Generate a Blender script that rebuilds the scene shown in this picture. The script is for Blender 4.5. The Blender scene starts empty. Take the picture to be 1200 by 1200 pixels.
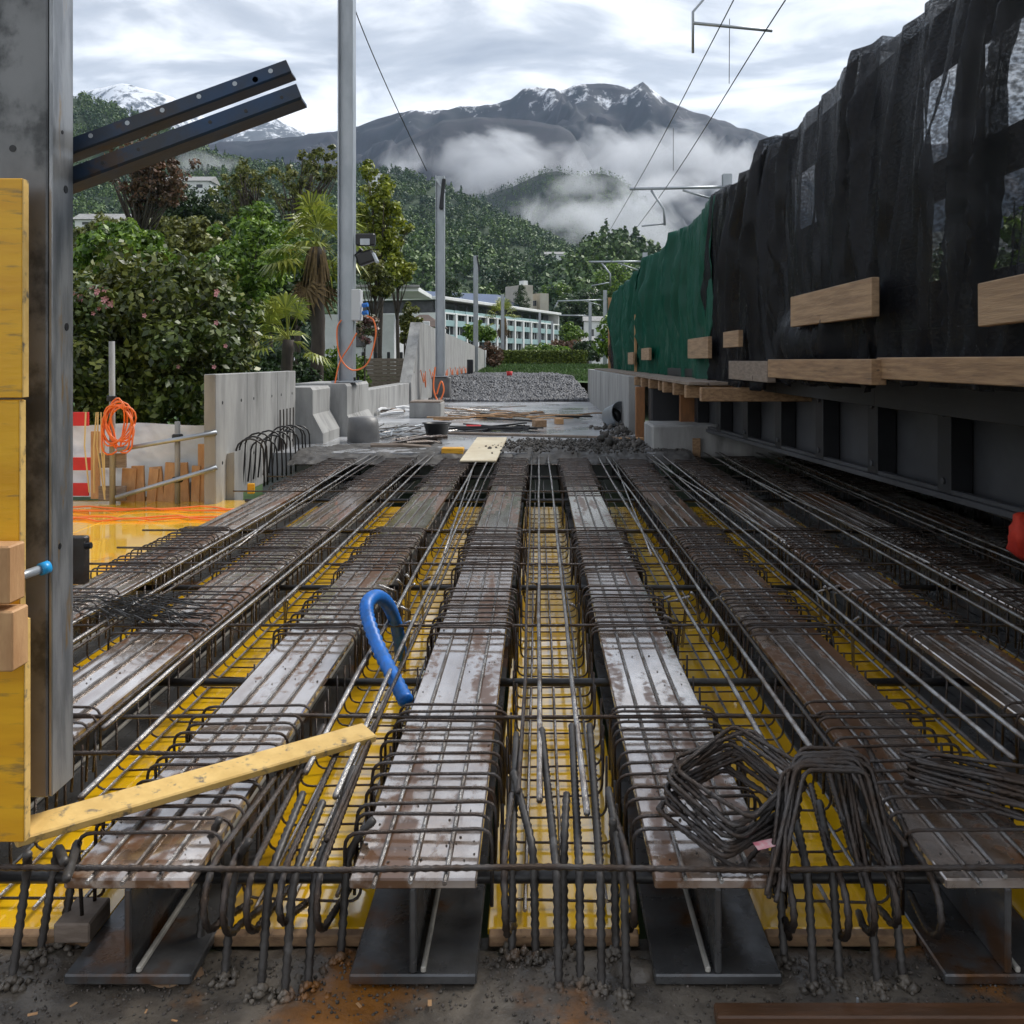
import bpy, math, random
import numpy as np
from mathutils import Vector, Matrix, noise as mnoise
R = math.radians
random.seed(7); rng = np.random.default_rng(7)
sc = bpy.context.scene
col = sc.collection

# ------------------------------------------------------------------ camera
F, U0, V0, CZ = 1109.0, 630.0, 422.0, 1.226        # focal length and vanishing point in photo pixels, eye height over beam tops
cam = bpy.data.cameras.new('camera'); camo = bpy.data.objects.new('camera', cam); col.objects.link(camo)
cam.sensor_width = 36; cam.lens = F/1200*36
cam.shift_x = -(U0-600)/1200; cam.shift_y = -(600-V0)/1200
cam.clip_start = 0.05; cam.clip_end = 30000
camo.location = (0, 0, CZ); camo.rotation_euler = (R(90), 0, 0)
sc.camera = camo
# ------------------------------------------------------------------ sky, sun, exposure
SUN_EL, SUN_AZ = R(48), R(52)
world = bpy.data.worlds.new('World'); sc.world = world; world.use_nodes = True
nt = world.node_tree; nt.nodes.clear()
def wn(t, **k):
    n = nt.nodes.new(t)
    for a, b in k.items(): setattr(n, a, b)
    return n
def wm(op, a, b=None):
    n = wn('ShaderNodeMath', operation=op)
    for i, x in enumerate((a, b)):
        if x is None: continue
        if isinstance(x, (int, float)): n.inputs[i].default_value = x
        else: nt.links.new(x, n.inputs[i])
    return n.outputs[0]
out = wn('ShaderNodeOutputWorld'); bg = wn('ShaderNodeBackground'); bg.inputs['Strength'].default_value = 0.1
sky = wn('ShaderNodeTexSky', sky_type='NISHITA'); sky.sun_disc = False
sky.sun_elevation = SUN_EL; sky.sun_rotation = SUN_AZ
tc = wn('ShaderNodeTexCoord'); sep = wn('ShaderNodeSeparateXYZ'); nt.links.new(tc.outputs['Generated'], sep.inputs[0])
den = wm('ADD', wm('ABSOLUTE', sep.outputs[2]), 0.16)
cmb = wn('ShaderNodeCombineXYZ')
nt.links.new(wm('DIVIDE', sep.outputs[0], den), cmb.inputs[0]); nt.links.new(wm('DIVIDE', sep.outputs[1], den), cmb.inputs[1])
n1 = wn('ShaderNodeTexNoise'); n1.inputs['Scale'].default_value = 2.5; n1.inputs['Detail'].default_value = 9; n1.inputs['Roughness'].default_value = 0.57; n1.inputs['Distortion'].default_value = 0.5
mp = wn('ShaderNodeMapping'); mp.inputs['Location'].default_value = (3.1, 0.9, 0); mp.inputs['Scale'].default_value = (0.8, 1.25, 1)
nt.links.new(cmb.outputs[0], mp.inputs[0]); nt.links.new(mp.outputs[0], n1.inputs['Vector'])
rp = wn('ShaderNodeValToRGB'); e = rp.color_ramp.elements
e[0].position = 0.33; e[0].color = (0.205, 0.218, 0.25, 1); e[1].position = 0.66; e[1].color = (0.75, 0.757, 0.77, 1)
m_ = e.new(0.48); m_.color = (0.32, 0.333, 0.362, 1)
nt.links.new(wm('ADD', n1.outputs['Fac'], wm('MULTIPLY', wm('SUBTRACT', 0.30, wm('MINIMUM', wm('ABSOLUTE', sep.outputs[2]), 0.5)), 0.36)), rp.inputs[0])
mul = wn('ShaderNodeVectorMath', operation='SCALE'); mul.inputs['Scale'].default_value = 7.7; nt.links.new(rp.outputs[0], mul.inputs[0])
mx = wn('ShaderNodeMix', data_type='RGBA'); mx.inputs[0].default_value = 0.97
nt.links.new(sky.outputs[0], mx.inputs[6]); nt.links.new(mul.outputs[0], mx.inputs[7])
nt.links.new(mx.outputs[2], bg.inputs[0]); nt.links.new(bg.outputs[0], out.inputs[0])
sun = bpy.data.lights.new('sun', 'SUN'); sun.energy = 1.5; sun.angle = R(24); sun.color = (1, 0.96, 0.9)
suno = bpy.data.objects.new('sun', sun); col.objects.link(suno)
sd = Vector((math.sin(SUN_AZ)*math.cos(SUN_EL), math.cos(SUN_AZ)*math.cos(SUN_EL), math.sin(SUN_EL)))
suno.rotation_euler = (-sd).to_track_quat('-Z', 'Y').to_euler()
vs = sc.view_settings; vs.view_transform = 'Standard'; vs.look = 'None'; vs.exposure = 1.5; vs.gamma = 1; vs.use_curve_mapping = False
cy = sc.cycles
cy.use_denoising = True; cy.max_bounces = 8; cy.diffuse_bounces = 3; cy.glossy_bounces = 3; cy.transparent_max_bounces = 12
cy.volume_bounces = 2; cy.volume_max_steps = 96; cy.caustics_reflective = False; cy.caustics_refractive = False

# ------------------------------------------------------------------ helpers
def P(u, v, Y): return Vector(((u-U0)/F*Y, Y, CZ-(v-V0)/F*Y))
def PZ(u, v, z): return P(u, v, (CZ-z)*F/(v-V0))
def fb(x, y, z=0.0, o=5): return mnoise.fractal(Vector((x, y, z)), 1.0, 2.0, o)

class MB:
    def __init__(s): s.v = []; s.f = []
    def add(s, vs, fs):
        b = len(s.v); s.v.extend(tuple(q) for q in vs); s.f.extend(tuple(i+b for i in f) for f in fs); return s
    def box(s, c, d, M=None):
        hx, hy, hz = d[0]/2, d[1]/2, d[2]/2
        q = [Vector((x, y, z)) for x in (-hx, hx) for y in (-hy, hy) for z in (-hz, hz)]
        if M is not None: q = [M @ p for p in q]
        q = [p+Vector(c) for p in q]
        return s.add(q, [(0, 1, 3, 2), (4, 6, 7, 5), (0, 4, 5, 1), (2, 3, 7, 6), (0, 2, 6, 4), (1, 5, 7, 3)])
    def cbox(s, c, d, b=0.006, M=None):          # box with chamfered edges
        hx, hy, hz = d[0]/2, d[1]/2, d[2]/2; b = min(b, hx*.45, hy*.45, hz*.45)
        vs = []; idx = {}
        for sx in (-1, 1):
            for sy in (-1, 1):
                for sz in (-1, 1):
                    for a in range(3):
                        p = [sx*(hx-b), sy*(hy-b), sz*(hz-b)]; p[a] = (sx*hx, sy*hy, sz*hz)[a]
                        idx[(sx, sy, sz, a)] = len(vs); vs.append(Vector(p))
        fs = []
        for a in range(3):
            o = [i for i in range(3) if i != a]
            for sg in (-1, 1):
                f = []
                for (p, q) in ((-1, -1), (1, -1), (1, 1), (-1, 1)):
                    k = [0, 0, 0]; k[a] = sg; k[o[0]] = p; k[o[1]] = q; f.append(idx[(*k, a)])
                if (sg == -1) != (a == 1): f.reverse()
                fs.append(f)
        for a in range(3):
            o = [i for i in range(3) if i != a]
            for p in (-1, 1):
                for q in (-1, 1):
                    k0 = [0, 0, 0]; k0[a] = -1; k0[o[0]] = p; k0[o[1]] = q; k1 = list(k0); k1[a] = 1
                    fs.append([idx[(*k0, o[0])], idx[(*k1, o[0])], idx[(*k1, o[1])], idx[(*k0, o[1])]])
        for sx in (-1, 1):
            for sy in (-1, 1):
                for sz in (-1, 1): fs.append([idx[(sx, sy, sz, a)] for a in range(3)])
        if M is not None: vs = [M @ p for p in vs]
        return s.add([p+Vector(c) for p in vs], fs)
    def bar(s, a, b, w, h, up=(0, 0, 1), cham=0.004):       # board from a to b
        a, b = Vector(a), Vector(b); d = b-a; L = d.length; y = d.normalized()
        x = y.cross(Vector(up)).normalized(); z = x.cross(y)
        M = Matrix((x, y, z)).transposed()
        return s.cbox((a+b)/2, (w, L, h), cham, M)
    def tube(s, pts, r, n=6, cap=True, rib=None, ra=.15):
        pts = [Vector(p) for p in pts]
        if rib:                                               # ribbed bar: rings of alternating radius along the path
            q = []; rr = []; k = 0
            for i in range(len(pts)-1):
                L = (pts[i+1]-pts[i]).length; m = max(1, int(L/rib))
                for j in range(m):
                    q.append(pts[i].lerp(pts[i+1], j/m)); rr.append(r*(1.03+(ra if k % 2 else -ra))); k += 1
            q.append(pts[-1]); rr.append(r); pts = q
        else: rr = r if isinstance(r, (list, tuple)) else [r]*len(pts)
        t0 = (pts[1]-pts[0]).normalized()
        nx = t0.orthogonal().normalized(); rings = []; b = len(s.v)
        for i, p in enumerate(pts):
            t = (pts[min(i+1, len(pts)-1)]-pts[max(i-1, 0)]).normalized()
            nx = nx-t*nx.dot(t)
            nx = nx.normalized() if nx.length > 1e-6 else t.orthogonal().normalized()
            ny = t.cross(nx)
            for k in range(n):
                a = 2*math.pi*k/n; s.v.append(tuple(p+nx*(math.cos(a)*rr[i])+ny*(math.sin(a)*rr[i])))
        for i in range(len(pts)-1):
            for k in range(n):
                k2 = (k+1) % n; s.f.append((b+i*n+k, b+i*n+k2, b+(i+1)*n+k2, b+(i+1)*n+k))
        if cap:
            s.f.append(tuple(b+k for k in reversed(range(n)))); s.f.append(tuple(b+(len(pts)-1)*n+k for k in range(n)))
        return s
    def prism(s, poly, axis, a, b):                           # polygon in the two other axes, extruded along axis from a to b
        n = len(poly); vs = []
        for t in (a, b):
            for (p, q) in poly:
                vs.append({0: (t, p, q), 1: (p, t, q), 2: (p, q, t)}[axis])
        fs = [tuple(reversed(range(n))), tuple(range(n, 2*n))]+[(i, (i+1) % n, n+(i+1) % n, n+i) for i in range(n)]
        return s.add(vs, fs)
    def lathe(s, prof, n=16, c=(0, 0, 0), M=None):
        vs = []; fs = []
        for (r, z) in prof:
            for k in range(n):
                a = 2*math.pi*k/n; p = Vector((r*math.cos(a), r*math.sin(a), z))
                vs.append((M @ p if M is not None else p)+Vector(c))
        for i in range(len(prof)-1):
            for k in range(n): fs.append((i*n+k, i*n+(k+1) % n, (i+1)*n+(k+1) % n, (i+1)*n+k))
        return s.add(vs, fs)
    def mesh(s, name, mat, org=(0, 0, 0), smooth=False):
        me = bpy.data.meshes.new(name); o = Vector(org)
        me.from_pydata([tuple(Vector(p)-o) for p in s.v], [], s.f); me.materials.append(mat)
        import bmesh
        bm = bmesh.new(); bm.from_mesh(me); bmesh.ops.recalc_face_normals(bm, faces=bm.faces); bm.to_mesh(me); bm.free()
        if smooth: me.shade_smooth()
        return me
    def build(s, name, mat, parent=None, smooth=False, org=None):
        if org is None: org = parent_org(parent) if parent else (0, 0, 0)
        o = bpy.data.objects.new(name, s.mesh(name, mat, org, smooth)); col.objects.link(o)
        if parent: o.parent = parent
        return o
def parent_org(p):
    o = Vector((0, 0, 0))
    while p is not None: o += p.location; p = p.parent
    return o
def link(name, me, parent=None, loc=(0, 0, 0), rot=(0, 0, 0)):
    o = bpy.data.objects.new(name, me); col.objects.link(o); o.parent = parent; o.location = loc; o.rotation_euler = rot; return o
def tag(o, label, cat=None, group=None, kind=None):
    if label: o['label'] = label
    if cat: o['category'] = cat
    if group: o['group'] = group
    if kind: o['kind'] = kind
    return o
def thing(name, label, cat, loc=(0, 0, 0), group=None):
    o = bpy.data.objects.new(name, None); col.objects.link(o); o.location = loc; o.empty_display_size = .1
    return tag(o, label, cat, group)
def struct(o): o['kind'] = 'structure'; return o
def fillet(pts, r, n=4):
    pts = [Vector(p) for p in pts]; o = [pts[0]]
    for i in range(1, len(pts)-1):
        a, p, b = pts[i-1], pts[i], pts[i+1]; d1 = (a-p).normalized(); d2 = (b-p).normalized()
        rr = min(r, (a-p).length*.49, (b-p).length*.49)
        p1 = p+d1*rr; p2 = p+d2*rr
        for k in range(n+1):
            t = k/n; o.append(p1*(1-t)**2+p*2*t*(1-t)+p2*t*t)
    o.append(pts[-1]); return o
def fastmesh(name, V, Fq, mat, parent=None, k=4):
    me = bpy.data.meshes.new(name); nv, nf = len(V), len(Fq)
    me.vertices.add(nv); me.vertices.foreach_set('co', np.asarray(V, dtype=np.float32).ravel())
    me.loops.add(nf*k); me.polygons.add(nf)
    me.loops.foreach_set('vertex_index', np.asarray(Fq, dtype=np.int32).ravel())
    me.polygons.foreach_set('loop_start', np.arange(0, nf*k, k, dtype=np.int32))
    me.materials.append(mat); me.update(calc_edges=True)
    o = bpy.data.objects.new(name, me); col.objects.link(o); o.parent = parent
    return o
def grid(name, fn, nu, nv, mat, parent=None, smooth=True):
    V = np.array([fn(i/nu, j/nv) for j in range(nv+1) for i in range(nu+1)], dtype=np.float32)
    Fq = [(j*(nu+1)+i, j*(nu+1)+i+1, (j+1)*(nu+1)+i+1, (j+1)*(nu+1)+i) for j in range(nv) for i in range(nu)]
    o = fastmesh(name, V, Fq, mat, parent)
    if smooth: o.data.shade_smooth()
    return o

# ------------------------------------------------------------------ materials
def M(name, c1, c2=None, scale=6.0, rough=0.6, rough2=None, metal=0.0, bump=0.0, bscale=None, stretch=(1, 1, 1), lo=.35, hi=.65,
      coat=0.0, c3=None, s3=1.5, lo3=.5, hi3=.62, r3=None, island=0.0, trans=0.0, detail=6):
    m = bpy.data.materials.new(name); m.use_nodes = True; t = m.node_tree; N = t.nodes; L = t.links
    b = N['Principled BSDF']; b.inputs['Roughness'].default_value = rough; b.inputs['Metallic'].default_value = metal
    if coat: b.inputs['Coat Weight'].default_value = coat; b.inputs['Coat Roughness'].default_value = .06
    g = N.new('ShaderNodeNewGeometry'); mp = N.new('ShaderNodeMapping'); mp.inputs['Scale'].default_value = stretch
    L.new(g.outputs['Position'], mp.inputs[0])
    def nz(sca, det=detail, ro=.6):
        n = N.new('ShaderNodeTexNoise'); n.inputs['Scale'].default_value = sca; n.inputs['Detail'].default_value = det; n.inputs['Roughness'].default_value = ro
        L.new(mp.outputs[0], n.inputs['Vector']); return n.outputs['Fac']
    def mr(x, a, bb, c=0., d=1.):
        n = N.new('ShaderNodeMapRange'); n.interpolation_type = 'SMOOTHSTEP'
        for i, q in enumerate((a, bb, c, d)): n.inputs[i+1].default_value = q
        L.new(x, n.inputs[0]); return n.outputs[0]
    def mix(f, a, bb):
        n = N.new('ShaderNodeMix'); n.data_type = 'RGBA'
        if isinstance(f, float): n.inputs[0].default_value = f
        else: L.new(f, n.inputs[0])
        for i, q in ((6, a), (7, bb)):
            if isinstance(q, tuple): n.inputs[i].default_value = (*q, 1)
            else: L.new(q, n.inputs[i])
        return n.outputs[2]
    c = None
    if c2 is not None:
        f = mr(nz(scale), lo, hi); c = mix(f, c1, c2)
        if rough2 is not None: L.new(mr(nz(scale*.6+.01), lo, hi, rough, rough2), b.inputs['Roughness'])
    if c3 is not None:
        f3 = mr(nz(s3), lo3, hi3); c = mix(f3, c if c is not None else c1, c3)
        if r3 is not None:
            n = N.new('ShaderNodeMix'); n.data_type = 'FLOAT'; L.new(f3, n.inputs[0]); n.inputs[2].default_value = rough; n.inputs[3].default_value = r3
            L.new(n.outputs[0], b.inputs['Roughness'])
    if island:
        h = N.new('ShaderNodeHueSaturation'); L.new(mr(g.outputs['Random Per Island'], 0, 1, 1-island, 1+island), h.inputs['Value'])
        L.new(mr(g.outputs['Random Per Island'], 0, 1, .5+.03*island, .5-.03*island), h.inputs['Hue'])
        if c is None: h.inputs['Color'].default_value = (*c1, 1)
        else: L.new(c, h.inputs['Color'])
        c = h.outputs[0]
    if c is None: b.inputs['Base Color'].default_value = (*c1, 1)
    else: L.new(c, b.inputs['Base Color'])
    if bump:
        bn = N.new('ShaderNodeBump'); bn.inputs['Strength'].default_value = bump; bn.inputs['Distance'].default_value = .01
        L.new(nz(bscale or scale*4), bn.inputs['Height']); L.new(bn.outputs[0], b.inputs['Normal'])
    if trans:                                                   # light through thin leaves
        tr = N.new('ShaderNodeBsdfTranslucent'); ms = N.new('ShaderNodeMixShader'); ms.inputs[0].default_value = trans
        if c is None: tr.inputs[0].default_value = (*c1, 1)
        else: L.new(c, tr.inputs[0])
        o = N['Material Output']; L.new(b.outputs[0], ms.inputs[1]); L.new(tr.outputs[0], ms.inputs[2]); L.new(ms.outputs[0], o.inputs[0])
    return m
def net(name, c, see, fold=(1, 1, 1)):                          # woven shade net: dark threads with see-through pores
    m = bpy.data.materials.new(name); m.use_nodes = True; N = m.node_tree.nodes; L = m.node_tree.links
    b = N['Principled BSDF']; b.inputs['Base Color'].default_value = (*c, 1); b.inputs['Roughness'].default_value = .42; b.inputs['Specular IOR Level'].default_value = .25
    g = N.new('ShaderNodeNewGeometry'); mp = N.new('ShaderNodeMapping'); mp.inputs['Scale'].default_value = (22, 22, 34); L.new(g.outputs['Position'], mp.inputs[0])
    n = N.new('ShaderNodeTexNoise'); n.inputs['Scale'].default_value = 2.0; n.inputs['Detail'].default_value = 7; L.new(mp.outputs[0], n.inputs['Vector'])
    r = N.new('ShaderNodeMapRange'); L.new(n.outputs['Fac'], r.inputs[0])
    for i, q in enumerate((.38, .62, see*.6, see*1.25)): r.inputs[i+1].default_value = q
    t = N.new('ShaderNodeBsdfTransparent'); ms = N.new('ShaderNodeMixShader')
    L.new(r.outputs[0], ms.inputs[0]); L.new(b.outputs[0], ms.inputs[1]); L.new(t.outputs[0], ms.inputs[2]); L.new(ms.outputs[0], N['Material Output'].inputs[0])
    return m
def steel_wet(name):                                            # mill steel with a wet film and dry rusty patches
    m = bpy.data.materials.new(name); m.use_nodes = True; N = m.node_tree.nodes; L = m.node_tree.links; b = N['Principled BSDF']
    g = N.new('ShaderNodeNewGeometry')
    def nz(s, st, d=6, dist=0.):
        mp = N.new('ShaderNodeMapping'); mp.inputs['Scale'].default_value = st; L.new(g.outputs['Position'], mp.inputs[0])
        n = N.new('ShaderNodeTexNoise'); n.inputs['Scale'].default_value = s; n.inputs['Detail'].default_value = d; n.inputs['Distortion'].default_value = dist
        L.new(mp.outputs[0], n.inputs['Vector']); return n.outputs['Fac']
    def mr(x, a, bb, c=0., d=1.):
        n = N.new('ShaderNodeMapRange'); n.interpolation_type = 'SMOOTHSTEP'
        for i, q in enumerate((a, bb, c, d)): n.inputs[i+1].default_value = q
        L.new(x, n.inputs[0]); return n.outputs[0]
    def mix(f, a, bb):
        n = N.new('ShaderNodeMix'); n.data_type = 'RGBA'; L.new(f, n.inputs[0])
        for i, q in ((6, a), (7, bb)):
            if isinstance(q, tuple): n.inputs[i].default_value = (*q, 1)
            else: L.new(q, n.inputs[i])
        return n.outputs[2]
    d1 = nz(2.0, (3.4, .38, 1), 5, .3); d2 = nz(26, (1, .7, 1), 5, .2)
    ad = N.new('ShaderNodeMath'); ad.operation = 'MULTIPLY_ADD'; L.new(d2, ad.inputs[0]); ad.inputs[1].default_value = .38; L.new(d1, ad.inputs[2])
    dry = mr(ad.outputs[0], .68, .80)
    base = mix(mr(nz(9, (1, .3, 1)), .35, .7), (.52, .45, .40), (.26, .165, .10))
    c = mix(dry, base, (.125, .056, .021))
    L.new(c, b.inputs['Base Color'])
    L.new(mr(dry, 0, 1, .55, .05), b.inputs['Metallic'])
    r1 = mr(nz(30, (1, .5, 1)), .35, .7, .06, .20)
    n = N.new('ShaderNodeMix'); n.data_type = 'FLOAT'; L.new(dry, n.inputs[0]); L.new(r1, n.inputs[2]); n.inputs[3].default_value = .42
    L.new(n.outputs[0], b.inputs['Roughness'])
    L.new(mr(dry, 0, 1, 1.0, .22), b.inputs['Coat Weight']); b.inputs['Coat Roughness'].default_value = .07; b.inputs['Coat IOR'].default_value = 2.4
    bn = N.new('ShaderNodeBump'); bn.inputs['Strength'].default_value = .18; bn.inputs['Distance'].default_value = .003
    L.new(nz(45, (1, 1, 1), 4), bn.inputs['Height']); L.new(bn.outputs[0], b.inputs['Normal'])
    return m

m_beam = steel_wet('wet_mill_steel')
m_rebar = M('rusty_rebar', (.105, .096, .092), (.075, .053, .040), 14, .25, metal=.8, bump=.5, bscale=260)
m_rod = M('bright_rebar', (.46, .45, .44), (.20, .17, .15), 9, .27, metal=.85, bump=.4, bscale=220)
m_tie = M('black_tie_rod', (.012, .012, .013), (.03, .028, .026), 8, .35, bump=.2)
m_ply = M('yellow_formwork_ply', (.92, .54, .012), (.84, .46, .010), 4, .10, rough2=.30, c3=(.40, .26, .09), s3=4.5, lo3=.57, hi3=.72, bump=.10, bscale=9, coat=1.0, stretch=(1, .5, 1))
m_ply.node_tree.nodes['Principled BSDF'].inputs['Coat IOR'].default_value = 1.75
m_plyv = M('yellow_formwork_panel', (.86, .46, .02), (.74, .36, .014), 2.2, .38, c3=(.36, .21, .05), s3=7, lo3=.55, hi3=.72, stretch=(1, 1, 6), bump=.1)
m_ywood = M('yellow_plank', (.74, .50, .17), (.62, .40, .12), 10, .5, c3=(.16, .13, .09), s3=22, lo3=.55, hi3=.70, stretch=(1.2, 1.2, 1.2), bump=.15)
m_wood = M('raw_timber', (.36, .225, .12), (.22, .13, .07), 5, .65, stretch=(4, .6, 9), bump=.25, c3=(.12, .075, .045), s3=6, lo3=.6, hi3=.72)
m_wood2 = M('fresh_timber', (.56, .33, .16), (.44, .24, .11), 6, .65, stretch=(3, 3, 1), bump=.25)
m_board = M('stained_board', (.40, .265, .155), (.26, .165, .095), 5, .65, stretch=(4, .5, 9), bump=.3, c3=(.17, .105, .06), s3=3, lo3=.58, hi3=.74)
m_oldwood = M('weathered_timber', (.26, .21, .17), (.17, .13, .10), 8, .7, stretch=(1, 1, 6), bump=.25)
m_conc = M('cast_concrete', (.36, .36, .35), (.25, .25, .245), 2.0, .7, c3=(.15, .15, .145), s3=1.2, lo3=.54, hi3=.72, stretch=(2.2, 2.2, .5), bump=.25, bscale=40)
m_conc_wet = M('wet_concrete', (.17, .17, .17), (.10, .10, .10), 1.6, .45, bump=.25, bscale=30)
m_slab = M('wet_track_slab', (.48, .49, .51), (.30, .31, .325), .9, .12, rough2=.45, bump=.12, bscale=5, coat=.4)
m_mud = M('muddy_concrete', (.17, .145, .115), (.075, .064, .053), 7.0, .08, rough2=.55, c3=(.30, .12, .022), s3=1.7, lo3=.54, hi3=.66, bump=.7, bscale=22)
m_post = M('scuffed_steel', (.21, .212, .215), (.13, .133, .136), 3.2, .42, metal=.35, c3=(.06, .062, .064), s3=5, lo3=.50, hi3=.62, stretch=(1, 1, .8), bump=.12, bscale=10)
m_post2 = M('worn_steel_edge', (.36, .37, .38), (.19, .2, .21), 5, .32, metal=.55, c3=(.30, .20, .085), s3=3, lo3=.60, hi3=.68, stretch=(4, 4, .8), bump=.12)
m_blue = M('worn_blue_steel', (.02, .05, .11), (.035, .04, .05), 5, .4, metal=.3, c3=(.06, .04, .03), s3=7, lo3=.55, hi3=.66, bump=.15)
m_galv = M('galvanised_steel', (.42, .45, .48), (.34, .37, .40), 4, .38, metal=.55, stretch=(1, 1, .4))
m_hose = M('blue_plastic', (.012, .17, .62), (.02, .13, .42), 30, .42)
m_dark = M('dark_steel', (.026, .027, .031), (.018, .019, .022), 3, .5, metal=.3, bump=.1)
m_girder = M('grey_painted_web', (.075, .078, .086), (.05, .052, .058), 1.6, .5, metal=.2, bump=.1)
m_black = M('black_plastic', (.012, .012, .013), None, rough=.4)
m_grey = M('light_grey_box', (.55, .56, .57), None, rough=.4)
m_orange = M('orange_cable', (.85, .19, .045), None, rough=.45)
m_rope = M('yellow_rope', (.62, .47, .22), None, rough=.8)
m_red = M('red_board', (.62, .02, .025), (.5, .02, .025), 4, .5)
m_white = M('white_paint', (.74, .75, .76), (.66, .67, .68), 3, .5)
m_tarpw = M('white_tarpaulin', (.74, .77, .80), (.62, .65, .69), 3, .45, bump=.3, bscale=6, trans=.4)
m_hivis = M('orange_fabric', (.6, .04, .015), (.4, .02, .01), 8, .7, bump=.3)
m_black_net = net('black_shade_net', (.014, .015, .019), .5)
m_black_tarp = M('black_sheeting', (.016, .017, .019), (.03, .032, .036), 3, .42, stretch=(3, 3, .5), bump=.15)
m_green_net = net('green_shade_net', (.004, .075, .047), .12)
m_ballast = M('ballast_stone', (.10, .103, .113), (.055, .057, .064), 2, .55, island=.45)
m_rubble = M('rubble', (.10, .093, .083), (.055, .05, .045), 8, .8, island=.4)
m_glass = M('window_glass', (.02, .025, .03), None, rough=.08)
m_teal = M('teal_panel', (.36, .52, .52), (.31, .46, .47), .5, .3)
m_facade = M('white_facade', (.78, .80, .79), (.70, .72, .71), .3, .6)
m_beige = M('beige_render', (.50, .47, .40), (.42, .39, .33), .5, .8)
m_bluer = M('blue_metal_roof', (.035, .07, .16), (.03, .06, .13), .3, .35, metal=.2)
m_tileroof = M('brown_roof', (.10, .065, .05), (.07, .05, .04), 3, .7)
m_grass = M('lawn_grass', (.055, .115, .022), (.04, .085, .018), 3, .8, bump=.4, bscale=30)
m_hedge = M('hedge_leaf', (.13, .17, .025), (.09, .13, .02), 4, .6, island=.5)
m_bark = M('bark', (.07, .055, .042), (.045, .036, .03), 8, .85, bump=.5, stretch=(2, 2, .5))
m_ground = M('valley_ground', (.05, .085, .03), (.035, .055, .022), .02, .9)
m_soil = M('soil', (.10, .085, .06), (.06, .05, .035), 3, .9, bump=.4)
def leafm(n, c, c2, isl=.55, tr=.25, rough=.45): return M(n, c, c2, .9, rough, island=isl, trans=tr)
m_lf_cam = leafm('camellia_leaf', (.065, .10, .02), (.13, .145, .022), .6, .15, .42)
m_lf_green = leafm('fresh_leaf', (.15, .25, .028), (.10, .19, .025))
m_lf_yel = leafm('yellow_green_leaf', (.23, .27, .025), (.17, .21, .022))
m_lf_brown = leafm('russet_leaf', (.15, .085, .045), (.11, .07, .04))
m_lf_dark = leafm('dark_leaf', (.03, .065, .02), (.045, .085, .022))
m_lf_olive = leafm('olive_leaf', (.17, .18, .04), (.12, .145, .035))
m_lf_forest = M('forest_leaf', (.085, .15, .022), (.022, .06, .02), .022, .6, island=.32)
m_palm = leafm('palm_leaf', (.19, .25, .035), (.25, .27, .04), .4, .2, .4)
m_palmdead = M('palm_fibre', (.20, .135, .06), (.12, .08, .04), 9, .9, bump=.5)
m_pink = M('pink_petal', (.72, .33, .34), None, rough=.6)


# ------------------------------------------------------------------ the large structure: ground, terrain
GZ = -1.2
struct(grid('ground', lambda a, b: ((a-.5)*24000, -800+b*16000, GZ), 8, 8, m_ground))
def ridge(name, pts, Yc, Yf, zf, nu, nt, amp, freq, mat, p=1.25, yvar=0.0, back=.6):
    us = [q[0] for q in pts]; vsz = [q[1] for q in pts]
    def fn(a, b):
        u = us[0]+(us[-1]-us[0])*a; v = float(np.interp(u, us, vsz))
        yc = Yc*(1+yvar*fb(u*.004, 3.3))
        c = P(u, v, yc)
        t = b/.8
        if t <= 1:
            y = Yf+(yc-Yf)*t; z = zf+(c.z-zf)*t**p
            e = amp*math.sin(math.pi*min(1, t))**.8
            x = c.x*(.82+.18*t)
            r = 1-abs(fb(x*freq, y*freq*.6, 7.7, 6))*2
            z += e*(r-.7)+amp*(.04+.25*math.sin(math.pi*min(1, t))**.5)*fb(x*freq*6, y*freq*6, 1.1, 6)*(0.5+.5*t)
        else:
            s = (t-1)/.25; y = yc+(yc-Yf)*back*s; z = c.z*(1-.75*s); x = c.x
            z += amp*.04*fb(x*freq*6, y*freq*6, 1.1, 6)*(1-s)
        return (x, y, z)
    return struct(grid(name, fn, nu, nt, mat))
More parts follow.
